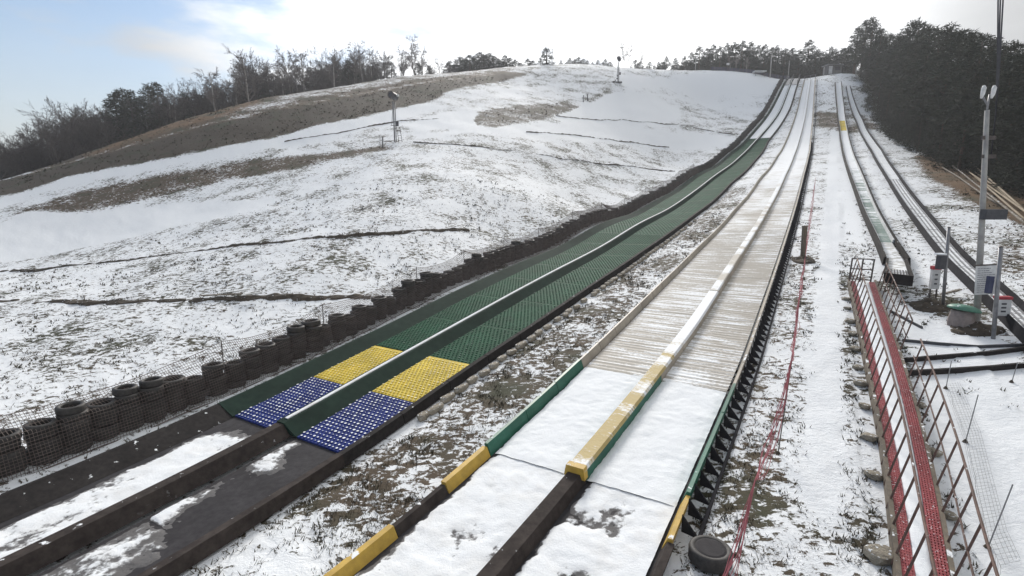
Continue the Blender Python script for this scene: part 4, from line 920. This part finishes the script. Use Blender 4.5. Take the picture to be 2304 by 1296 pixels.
# ---------------------------------------------------------------- snow guns, hydrants, things along the crest
def snow_gun(u, v, tv, label, ladder):
    b = at(u, v); H_ = (top_at(b, u, tv) - b).z; h = thing('snow_gun', label, 'snow gun', b, 'snow guns on masts')
    V = Vector
    for dx, r_ in ((-.10, .085), (.10, .06)): m = MB(); m.tube([b + V((dx, 0, -.2)), b + V((dx, 0, H_ * .80))], r_, 8); m.build('mast_tube', M['galv'], h, True)
    m = MB(); m.tube([b + V((-.35, -.1, H_ * .33)), b + V((-.2, -.05, H_ * .6)), b + V((-.12, 0, H_ * .78))], .035, 6); m.build('stay', M['galv'], h, True)
    m = MB(); m.beam(b + V((-.5, -.1, H_ * .33)), b + V((.05, 0, H_ * .33)), .06); m.build('bracket', M['steel'], h)
    c = b + V((0, -.1, H_ * .90)); d = V((-.35, -.9, .12)).normalized(); m = MB()
    m.tube([c - d * .55, c - d * .45, c + d * .5, c + d * .62], [.30, .40, .40, .36], 14); m.build('fan_barrel', M['dark'], h, True)
    m = MB(); P = [c + d * .63 + (Matrix.Rotation(a, 3, d) @ V((0, 0, .40))) for a in np.linspace(0, 2 * math.pi, 17)]; m.tube(P, .035, 5); m.build('nozzle_ring', M['steel'], h)
    m = MB(); m.tube([c + V((.45, -.1, .05)), c + V((.62, -.18, .05))], [.13, .15], 10); m.build('lamp', M['white_paint'], h)
    for q, e_ in (((.0, 0, -.45), (.75, 0, .35)), ((.75, 0, .35), (.55, 0, .55)), ((.0, 0, .0), (.55, 0, .55)), ((-.3, 0, .35), (-.45, 0, .6))): m = MB(); m.tube([c + V(q), c + V(e_)], .03, 5); m.build('frame_bar', M['steel'], h)
    m = MB(); m.box(b + V((.32, -.05, H_ * .36)), .28, .25, .52); m.build('control_case', M['dark'], h)
    if ladder:
        a0, a1, b0, b1 = b + V((.45, -.2, 0)), b + V((.22, -.1, H_ * .3)), b + V((.85, -.2, 0)), b + V((.6, -.1, H_ * .3)); lad = MB()
        for p, q in ((a0, a1), (b0, b1)): lad.beam(p, q, .05)
        lo2 = lad.build('ladder', M['steel'], h)
        for f in np.linspace(.1, .95, 6): m = MB(); m.beam(a0.lerp(a1, f), b0.lerp(b1, f), .035); m.build('rung', M['steel'], lo2)
        m = MB(); m.box(b + V((.45, -.1, H_ * .22)), .6, .4, .06); m.build('platform', M['steel'], h)
        m = MB(); m.tube([b + V((.3, -.1, .3)), b + V((.45, -.5, .04)), b + V((.1, -1.0, .05)), b + V((-.9, -.9, .06)), b + V((-1.3, -.4, .05)), b + V((-.4, -.2, .06))], .035, 6); m.build('water_hose', M['timber'], h, True)
    else:
        for k, (x, z) in enumerate(((-.2, 1.5), (-.25, .95))): m = MB(); m.tube([b + V((x, -.1, z - .12)), b + V((x, -.1, z + .12))], .18, 10); m.build('hose_reel', M['dark'], h)
        m = MB(); m.box(b + V((.1, -.2, .12)), 1.3, .5, .3); m.build('base', M['dark'], h); m = MB(); m.tube([b + V((-1.3, -.4, .2)), b + V((-.7, -.3, .25)), b + V((-.7, -.3, .6))], .2, 8); m.build('hose_coil', M['dark'], h)
snow_gun(890, 320, 205, 'mast mounted snow gun with a ladder in the middle of the snowy slope', True)
snow_gun(1391, 187, 127, 'mast mounted snow gun with hose reels near the hill crest', False)
for u, v, tv, r_, lb in ((861, 331, 309, .09, 'stubby grey hydrant tube in pair beside the nearer snow gun'), (855, 331, 306, .03, 'thin hydrant pipe in pair beside the nearer snow gun'), (1313, 229, 215, .09, 'pale short pipe in pair below the crest snow gun'), (1322, 227, 212, .10, 'dark short pipe in pair below the crest snow gun')):
    b = at(u, v); t_ = top_at(b, u, tv); h = thing('hydrant_pipe', lb, 'hydrant', b); m = MB(); m.tube([b - Vector((0, 0, .1)), t_], r_, 8); m.build('pipe', M['galv'] if 'dark' not in lb else M['dark'], h, True)
    m = MB(); m.tube([t_, t_ + Vector((0, 0, .06))], r_ * 1.25, 8); m.build('cap', M['steel'], h)
_cc = {}
def crest_k(u):
    if u not in _cc:
        ks = np.arange(85, 150, .5); d = ray(u, 300); z = hgt(d[0] * ks, d[1] * ks); P_ = [-(proj((d[0] * k, d[1] * k, q))[1]) for k, q in zip(ks, z)]; _cc[u] = float(ks[int(np.argmax(P_))])
    return _cc[u]
def crest(u, off): d = ray(u, 300) * (crest_k(u) + off); return Vector((d[0], d[1], hz(d[0], d[1])))
for u, k, tv, r_, lb in ((1240, -1, 112, .12, 'slim pale pole standing by the lone dark pine on the crest'), (1502, -1, 133, .10, 'short pale pole on the crest left of the pine edge'), (1556, -1, 128, .12, 'pale pole at the left end of the dark crest fence'),
                         (1722, -1.5, 124, .13, 'tall pale pole rising from the dark crest fence beside the bench roof'), (1762, -.5, 137, .10, 'pale pole behind the top of the tyre row'), (1911, -2, 150, .10, 'slim pole at the head of the black walled run'), (1384, -3, 128, .06, 'thin pole just behind the crest snow gun'), (1840, -1, 150, .10, 'thin pole beside the grey start hut')):
    b = crest(u, k); t_ = top_at(b, u, tv); t_ = Vector((b.x, b.y, t_.z)); h = thing('crest_pole', lb, 'pole', b); m = MB(); m.tube([b - Vector((0, 0, .2)), t_], [r_, r_ * .8], 7); m.build('shaft', M['concrete'], h, True)
    m = MB(); m.tube([t_, t_ + Vector((0, 0, .15))], r_ * 1.3, 7); m.build('cap', M['steel'], h)
# dark fence along the crest
fpts = [crest(u, -.6) for u in range(1590, 1768, 8)]
fe = thing('crest_fence', 'low dark blue mesh fence along the hill crest before the pines', 'fence', fpts[0])
M['fence'] = pm('fence_cloth', (.045, .045, .075), (.06, .06, .09), 3, .8, .2)
for i, (a, c) in enumerate(zip(fpts[:-1], fpts[1:])):
    m = MB(); m.beam(a, a + Vector((0, 0, .95)), .09); m.build('post', M['steel'], fe)
    m = MB(); q = [a + Vector((0, -.03, .02)), c + Vector((0, -.03, .02)), c + Vector((0, -.03, .8)), a + Vector((0, -.03, .8))]; q2 = [p + Vector((0, .03, 0)) for p in q]
    m.face(q); m.face(q2[::-1]); m.face([q[3], q[2], q2[2], q2[3]]); m.build('panel', M['fence'], fe)
b = crest(1700, -2.2); h = thing('shelter', 'low open shelter with snowy flat roof before the crest fence', 'shelter', b)
for x in (-1.1, 1.1):
    for y in (0, .9): m = MB(); m.beam(b + Vector((x, y, -.2)), b + Vector((x, y, 1.0)), .08); m.build('post', M['steel'], h)
m = MB(); m.box(b + Vector((0, .45, 1.06)), 2.8, 1.4, .12); rf = m.build('roof', M['white_paint'], h); m = MB(); m.box(b + Vector((0, .45, 1.16)), 2.75, 1.35, .08); m.build('roof_snow', M['snow'], rf)
b = crest(1627, -1); h = thing('crest_sign', 'small white notice board standing over the dark crest fence', 'sign', b); m = MB(); m.beam(b, b + Vector((0, 0, 1.5)), .08); m.build('post', M['steel'], h); m = MB(); m.box(b + Vector((0, -.07, 1.6)), .7, .05, .5); m.build('board', M['white_paint'], h)
b = crest(1858, 1.5); h = thing('start_hut', 'small grey flat roofed start hut at the top of the runs', 'hut', b)
m = MB(); m.box(b + Vector((0, 0, .9)), 3.2, 2, 2.0); wl = m.build('wall', pm('grey_boards', (.17, .16, .16), (.12, .115, .11), 3, .8, .3), h); m = MB(); m.box(b + Vector((0, 0, 2.0)), 3.7, 2.5, .18); m.build('roof', M['galv'], h)
m = MB(); m.box(b + Vector((-1.0, -1.02, .8)), .8, .06, 1.7); m.build('door', M['white_paint'], wl); m = MB(); m.box(b + Vector((.6, -1.02, 1.1)), 1.1, .06, .7); m.build('window', M['dark'], wl)
w_ = WR.p(139, -5.2); h = thing('start_gate', 'low start gate of rails across the top of the beige run', 'gate', w_)
for f in (wL, wM, wR): q = Vector(WR.p(139.3, float(f(139.3)), 0)); m = MB(); m.beam(q, q + Vector((0, 0, 1.1)), .08); m.build('post', M['galv'], h)
for z in (.55, 1.05): m = MB(); m.beam(WR.p(139.3, float(wL(139.3)), z), WR.p(139.3, float(wR(139.3)), z), .06); m.build('bar', M['galv'], h)
# planks lying by the near ditch
for k, ((u0, v0), (u1, v1), lb) in enumerate((((455, 672), (545, 670), 'long grey plank lying flat in the near ditch'), ((500, 668), (562, 662), 'pale snow dusted plank lying askew over the near ditch'), ((545, 675), (590, 671), 'short pale plank end lying at the near ditch'))):
    a, c = at(u0, v0), at(u1, v1); m = MB(); m.beam(a + Vector((0, 0, .16 + .04 * k)), c + Vector((0, 0, .2 + .05 * k)), .2, .045); tag(m.build('loose_plank', M['trough'] if k else M['timber']), lb, 'plank')
# stacked poles on the brown bank at the edge of the wood
rnd = random.Random(5)
for k, ((u0, v0), (u1, v1), lb) in enumerate((((2150, 362), (2330, 520), 'long pale pole on top of the bundle below the pines'), ((2158, 360), (2320, 495), 'long pale pole leaning out of the bundle at its upper end'), ((2140, 378), (2330, 535), 'long grey pole at the lower side of the bundle below the pines'),
                                 ((2172, 374), (2310, 480), 'slim tan pole on the wood side of the bundle'), ((2118, 380), (2250, 470), 'weathered grey pole lying apart below the bundle'), ((2180, 395), (2330, 505), 'thick tan pole in the middle of the bundle'))):
    a, c = at(u0, v0), at(u1, v1); m = MB(); zz = .12 + .1 * (k % 3)
    a.z = hz(a.x, a.y) + zz + (.6 if k == 1 else 0); c.z = hz(c.x, c.y) + zz
    m.tube([a + (c - a) * f + Vector((0, 0, max(0, hz(*(a + (c - a) * f)[:2]) + zz - (a + (c - a) * f).z))) for f in np.linspace(0, 1, 9)], np.linspace(.05, .085, 9), 6)
    tag(m.build('timber_pole', pm('pole_wood', (.36, .29, .19), (.26, .20, .14), 6, .8, .3) if k != 4 and k != 2 else M['timber'], smooth=True), lb, 'pole', 'poles stacked below the pines')
b = at(2157, 372); h = thing('lookout_frame', 'rickety timber frame with a boxed top at the edge of the wood', 'frame', b)
t0 = top_at(b, 2157, 318)
for x in (-.32, .32):
    for y in (0, .6): m = MB(); m.beam(b + Vector((x, y, -.2)), Vector((b.x + x * .8, b.y + y, t0.z)), .09); m.build('leg', M['timber'], h)
m = MB(); m.box(Vector((b.x, b.y + .3, t0.z - .1)), .85, .8, .55); m.build('box_top', M['timber'], h)
for z in (.5, 1.2): m = MB(); m.beam(b + Vector((-.4, 0, z)), b + Vector((.4, 0, z + .2)), .07); m.build('cross_bar', M['timber'], h)

# ---------------------------------------------------------------- grass tufts poking through the thin snow (uncountable)
rg = np.random.RandomState(11); n = 150000
az = np.radians(rg.uniform(-52, 52, n)); rr = np.exp(rg.uniform(np.log(6.5), np.log(115), n)); x = np.sin(az) * rr; y = np.cos(az) * rr
g, tan = paint(x, y); s, t = xy2st(x, y)
ok = rg.uniform(0, 1, n) < np.where(rr > 50, np.clip((g - .62) * 3, 0, .9), np.clip((g - .34) * 1.2, 0, .9))
ok &= ~((t > -15.0) & (t < -8.9)) & ~((t > -6.5) & (t < -1.55) & (s > .5)) & ~((t > 1.35) & (t < 2.6) & (s < 27.5)) & ~((t > 2.5) & (t < 3.9) & (s > 29)) & ~((t > 5.0) & (t < 6.7) & (s > 17))
lum = np.array([noise.noise((a * .9, b * .9, 3)) + .6 * noise.noise((a * 3, b * 3, 8)) for a, b in zip(x, y)]); ok &= lum > -.12
x, y, g = x[ok], y[ok], g[ok]; z = hgt(x, y); rr = np.hypot(x, y); V = []; Fc = []; mi = []
for i in range(len(x)):
    nb = 4 if rr[i] < 25 else 3; sz = rg.uniform(.025, .075) * (1 + rr[i] / 45)
    for k in range(nb):
        a = rg.uniform(0, 6.28); l = sz * rg.uniform(.7, 1.5); w2 = .006 + .0009 * rr[i]; bx, by = x[i] + rg.normal(0, .05), y[i] + rg.normal(0, .05); q = len(V)
        dx, dy = math.cos(a), math.sin(a)
        V += [(bx - dy * w2, by + dx * w2, z[i] - .04), (bx + dy * w2, by - dx * w2, z[i] - .04), (bx + dx * l, by + dy * l, z[i] + .02 + l * rg.uniform(.25, .75))]; Fc.append((q, q + 1, q + 2)); mi.append(0 if rg.rand() < .7 else 1)
me = bpy.data.meshes.new('grass_tufts'); me.from_pydata(V, [], Fc); me.materials.append(pm('dead_grass', (.055, .045, .032), (.09, .075, .052), 3, .9, 0)); me.materials.append(pm('olive_grass', (.048, .05, .03), (.07, .072, .04), 3, .9, 0)); me.polygons.foreach_set('material_index', mi)
o = link(bpy.data.objects.new('grass_tufts', me)); tag(o, 'dead grass blades poking through the thin snow', 'grass', kind='stuff')

# ---------------------------------------------------------------- trees
M['bark'] = pm('grey_bark', (.085, .072, .064), (.055, .047, .043), 6, .9, .4)
M['twig'] = pm('bare_twigs', (.125, .108, .10), (.09, .079, .075), 3, .9, 0)
M['birch'] = pm('birch_bark', (.46, .43, .40), (.22, .2, .19), 3, .8, .3, stretch=(1, 1, 3))
M['birch_twig'] = pm('birch_twigs', (.20, .17, .155), (.14, .12, .11), 3, .9, 0)
M['pine_bark'] = pm('pine_bark', (.12, .075, .05), (.07, .05, .04), 5, .9, .4)
M['needle'] = pm('pine_needles', (.034, .041, .030), (.054, .063, .044), 2.5, .85, 0, spec=.15)
M['needle2'] = pm('pine_needles_olive', (.040, .044, .032), (.062, .066, .046), 2.5, .85, 0, spec=.15)
def bare_tree(seed, H, spread, birch=False, levels=4):
    rnd = random.Random(seed); tr, cr = MB(), MB()
    def rv(d, ang):
        a = d.orthogonal().normalized(); a = Matrix.Rotation(rnd.uniform(0, 6.28), 3, d) @ a
        return (d * math.cos(ang) + a * math.sin(ang)).normalized()
    def grow(p, d, L, r_, lv, mb):
        n = 3; pts = [p]; rs = [r_]
        for i in range(n):
            d = (d + Vector((rnd.gauss(0, .09), rnd.gauss(0, .09), (-.06 if birch and lv >= 2 else .05) ))).normalized(); pts.append(pts[-1] + d * L / n); rs.append(r_ * (1 - .65 * (i + 1) / n))
        mb.tube(pts, rs, 5 if lv == 0 else 3, caps=False)
        if lv >= levels: return
        nb = {0: 14 if birch else 12, 1: 6, 2: 5, 3: 5}.get(lv, 3)
        for k in range(nb):
            f = rnd.uniform(.28 if lv == 0 else .2, 1.0); i = min(int(f * n), n - 1); q = pts[i].lerp(pts[i + 1], f * n - i)
            ang = rnd.uniform(.35, .75 if birch else .95); l = L * rnd.uniform(.34, .58) * (1.15 - .55 * f if lv == 0 else 1) * (spread if lv == 0 else 1)
            grow(q, rv(d, ang), l, max(rs[i] * .5, .017), lv + 1, cr)
    trunk_top = H * (.86 if birch else .7)
    grow(Vector((0, 0, -.2)), Vector((rnd.gauss(0, .03), rnd.gauss(0, .03), 1)).normalized(), trunk_top, .011 * H + .05, 0, tr)
    zmax = max(v[2] for v in cr.v); k = H / zmax
    for mb in (tr, cr): mb.v = [(a * k, b * k, c * k) for a, b, c in mb.v]
    return tr.mesh('trunk', M['birch'] if birch else M['bark']), cr.mesh('crown', M['birch_twig'] if birch else M['twig'])
def pine(seed, H, r0, bare, nclump, mat):
    nclump = int(nclump * 1.35)
    rnd = random.Random(seed); tr, cr = MB(), MB()
    tr.tube([(0, 0, -.3), (.05, .02, H * .5), (0, .05, H * .95)], [.02 * H, .014 * H, .03], 6, caps=False)
    z0 = H * bare
    for i in range(nclump):
        f = (i + rnd.random()) / nclump; z = z0 + (H - z0) * f
        R_ = r0 * (1 - f) ** .62 * (.55 + .45 * math.sin(min(f * 6, 1.57))) * rnd.uniform(.45, 1.12) + .12; a = rnd.uniform(0, 6.28)
        c = Vector((R_ * math.cos(a), R_ * math.sin(a), z - .12 * R_ + rnd.gauss(0, .15)))
        if i % 4 == 0: cr.tube([(0, 0, z - .25 * R_), c], [.04, .015], 3, caps=False)
        sz = rnd.uniform(.42, .8) * (.65 + .45 * (1 - f)) * (H / 12) ** .5
        for k in range(22):
            d = Vector((rnd.gauss(0, 1), rnd.gauss(0, 1), rnd.gauss(.15, .55))).normalized(); p = c + d * sz * rnd.uniform(.1, .7); e = d * sz * rnd.uniform(.45, .8); w_ = d.cross(Vector((rnd.gauss(0, 1), rnd.gauss(0, 1), rnd.gauss(0, 1)))).normalized() * sz * .11
            cr.face([p - w_, p + w_, p + e])
    return tr.mesh('trunk', M['pine_bark']), cr.mesh('crown', M[mat])
PROTO = {'bare': [(bare_tree(10 + k, 10, 1.0 + .15 * k), 10) for k in range(5)], 'birch': [(bare_tree(40 + k, 12, .62, True), 12) for k in range(4)],
         'pine': [(pine(70 + k, 12, 2.3, .30, 150, 'needle' if k % 2 else 'needle2'), 12) for k in range(4)], 'young': [(pine(90 + k, 8, 2.2, .03, 150, 'needle' if k % 2 else 'needle2'), 8) for k in range(4)]}
NAME = {'bare': 'bare_tree', 'birch': 'birch_tree', 'pine': 'pine_tree', 'young': 'young_pine'}
ti = [0]
def tree(kind, x, y, h, label, group, wide=1.0):
    ti[0] += 1; (tm, cm_), H = PROTO[kind][ti[0] % len(PROTO[kind])]; z = hz(x, y)
    o = thing(NAME[kind], label, 'tree', (x, y, z - .05), group); k = h / H; wv = k * wide * random.uniform(.9, 1.15); o.scale = (wv, wv, k); o.rotation_euler = (0, 0, random.uniform(0, 6.28))
    for nm, me in (('trunk', tm), ('crown', cm_)): c = bpy.data.objects.new(nm, me); link(c, o)
    return o
def tree_px(kind, u, tv, k, label, group, wide=1.0):
    d = ray(u, tv); x, y = d[0] * k, d[1] * k
    # same heading, standing on the ground at that range, tall enough to reach the sight line
    h = max(d[2] * k + CAM_H - hz(x, y), 1.5); return tree(kind, x, y, h, label, group, wide)
GW = 'wood behind the brown bank'
rt = random.Random(21)
def left_k(u): return np.interp(u, [-200, 0, 400, 600, 900, 1150], [78, 80, 88, 100, 118, 132])
for u, v, kind in [(-20, 318, 'bare'), (20, 300, 'bare'), (52, 292, 'bare'), (95, 252, 'bare'), (122, 268, 'bare'), (152, 226, 'bare'), (186, 238, 'bare'), (214, 238, 'bare'), (238, 232, 'bare'), (310, 222, 'bare'), (372, 205, 'bare'), (386, 202, 'birch'), (425, 178, 'bare'), (452, 182, 'bare'), (468, 156, 'birch'), (502, 182, 'bare'),
                   (530, 138, 'birch'), (550, 108, 'birch'), (577, 122, 'bare'), (602, 135, 'bare'), (626, 150, 'birch'), (648, 114, 'birch'), (672, 112, 'birch'), (702, 128, 'bare'), (722, 135, 'bare'), (746, 112, 'birch'), (770, 102, 'bare'), (796, 98, 'birch'), (817, 96, 'birch'), (838, 130, 'bare'), (862, 114, 'bare'), (905, 106, 'birch'), (933, 84, 'birch'), (968, 136, 'bare'), (990, 134, 'bare')]:
    lb = 'slender leafless birch with pale trunk in the wood behind the brown bank' if kind == 'birch' else 'bare broad crowned tree in the wood behind the brown bank'
    tree_px(kind, u, v - 7, float(left_k(u)) + rt.uniform(0, 6), lb, GW, 1.1 if kind == 'bare' else 1.0)
    for q in range(2): tree_px(kind, u + rt.uniform(-16, 16), v + rt.uniform(2, 26), float(left_k(u)) + rt.uniform(3, 12), lb, GW, 1.1 if kind == 'bare' else 1.0)
for u, v in [(256, 212), (272, 200), (291, 206), (331, 192), (350, 187), (412, 208), (205, 262), (540, 188), (556, 196), (646, 188), (722, 158), (757, 142), (783, 135), (812, 150), (690, 175), (440, 215), (880, 140), (160, 280), (940, 142), (965, 148)]:
    tree_px('pine' if v < 215 and u < 420 else 'young', u, v, float(left_k(u)) + rt.uniform(4, 9), 'dark green pine among the bare trees behind the brown bank', GW, 1.35)
u = -60
while u < 1000:      # ranks of undergrowth and further trees
    for dk, q in ((3, .45), (7, .68), (13, .9)):
        uu = u + rt.uniform(-8, 8); k = float(left_k(uu)) + dk + rt.uniform(-1, 2); d = ray(uu, 300); x, y = d[0] * k, d[1] * k
        top = np.interp(uu, [-60, 0, 100, 250, 400, 550, 800, 900, 1000], [330, 305, 268, 230, 205, 160, 130, 135, 140]); z_top = ray(uu, top)[2] * k + CAM_H; h = max((z_top - hz(x, y)) * q * .82 * rt.uniform(.75, 1.15), 2.0)
        if uu > 850: h *= .6
        tree('bare' if rt.random() < .72 else 'young', x, y, h, 'low dense tree filling the wood behind the brown bank', GW + ' undergrowth', 1.5)
    u += 12.5
GC = 'pines along the far crest'
for u, v in [(1012, 138), (1035, 128), (1056, 124), (1078, 119), (1100, 120), (1122, 132), (1136, 124), (1160, 134), (1188, 132), (1262, 137), (1282, 130), (1302, 128), (1322, 135), (1345, 138), (1362, 132), (1430, 134), (1462, 138)]:
    tree_px('young', u, v, 128 + rt.uniform(0, 8), 'small dark pine in the low line behind the hill crest', GC, 2.0); tree_px('young', u + 11, v + rt.uniform(3, 9), 134, 'small dark pine in the low line behind the hill crest', GC, 2.3)
tree_px('young', 1230, 107, crest_k(1230) + 1, 'lone bushy pine on the crest beside a pale pole', GC, 1.9)
for u, v in ((1406, 90), (1416, 96), (1444, 108)): tree_px('birch', u, v, 130, 'thin birch in the clump behind the crest snow gun', 'birches on the crest')
for u, v in [(1482, 138), (1500, 126), (1520, 130), (1540, 126), (1556, 118), (1575, 104), (1592, 108), (1606, 100), (1622, 104), (1640, 98), (1656, 96), (1672, 92), (1690, 94), (1705, 104), (1722, 100), (1738, 106), (1752, 104), (1768, 110), (1784, 108), (1800, 112), (1822, 90), (1838, 112), (1852, 118), (1868, 108), (1884, 112), (1898, 108), (1912, 104)]:
    tree_px('pine' if rt.random() < .4 else 'young', u, v, 132 + rt.uniform(0, 6), 'tall dark pine in the wood edge behind the start of the runs', 'pine wood behind the start', 1.25)
    for q in (.8, .65, .5):
        d = ray(u + rt.uniform(-9, 9), v); k = 136 + rt.uniform(0, 10); x, y = d[0] * k, d[1] * k; tree('young', x, y, max(2, (d[2] * k + CAM_H - hz(x, y)) * q * rt.uniform(.85, 1.1)), 'lower pine filling the wood edge behind the start of the runs', 'pine wood behind the start', 1.6)
for u, v in ((1660, 118), (1682, 122), (1645, 120)): tree_px('birch', u, v, 127, 'bare birch standing before the dark pines behind the crest fence', 'birches before the pine wood')
# the big pine wood on the right
GRW = 'big pine wood on the right'
for u, v, k in [(1932, 62, 118), (1950, 45, 112), (1966, 42, 106), (1984, 66, 104), (2004, 78, 96), (2026, 76, 92), (2052, 52, 86), (2070, 50, 82), (2092, 62, 76), (2118, 66, 70), (2142, 62, 66), (2166, 70, 62), (2190, 74, 58), (2212, 80, 55), (2236, 92, 52), (2262, 102, 50), (2286, 98, 47), (2310, 104, 45), (2340, 96, 43), (2380, 90, 42)]:
    tree_px('pine', u, v, k, 'tall pine standing against the sky in the big pine wood on the right', GRW, 1.2)
s = 45.0
while s < 142:
    t0 = np.interp(s, [40, 50, 70, 90, 110, 130, 142], [15.5, 15.0, 12.4, 9.6, 8.2, 6.5, 5.0])
    for row in range(4):
        t = t0 + row * 2.6 + rt.uniform(-.5, 1.4); x, y = st2xy(s + rt.uniform(-1, 1), t)
        tree('young' if row < 2 or rt.random() < .5 else 'pine', x, y, rt.uniform(4.5, 7.5) + row * 1.6, 'dense dark pine at the edge of the big wood beside the black run' if row == 0 else 'dark pine inside the big wood beside the black run', GRW + (' edge' if row == 0 else ''), rt.uniform(1.0, 1.3))
    s += 2.6
for k in range(26):
    s = rt.uniform(22, 60); t = rt.uniform(19, 34); x, y = st2xy(s, t); tree('pine', x, y, rt.uniform(10, 13), 'dark pine inside the big wood beside the black run', GRW, 1.2)

# ---------------------------------------------------------------- haze box added to lift the dark tones of far trees
m = MB(); zs = [v.co.z for v in GROUND.data.vertices]; lo_z, hi_z = min(zs) - 1.0, 72.0
m.box((0, 0, (lo_z + hi_z) / 2), 18600, 18600, hi_z - lo_z)
hm = bpy.data.materials.new('veil_haze'); hm.use_nodes = True; ht = hm.node_tree; ht.nodes.clear()
pv = ht.nodes.new('ShaderNodeVolumePrincipled'); pv.inputs['Color'].default_value = (.93, .95, 1.0, 1); pv.inputs['Density'].default_value = 0.0006; pv.inputs['Anisotropy'].default_value = 0.35
ho = ht.nodes.new('ShaderNodeOutputMaterial'); ht.links.new(pv.outputs[0], ho.inputs['Volume'])
tag(m.build('haze', hm), kind='stuff')
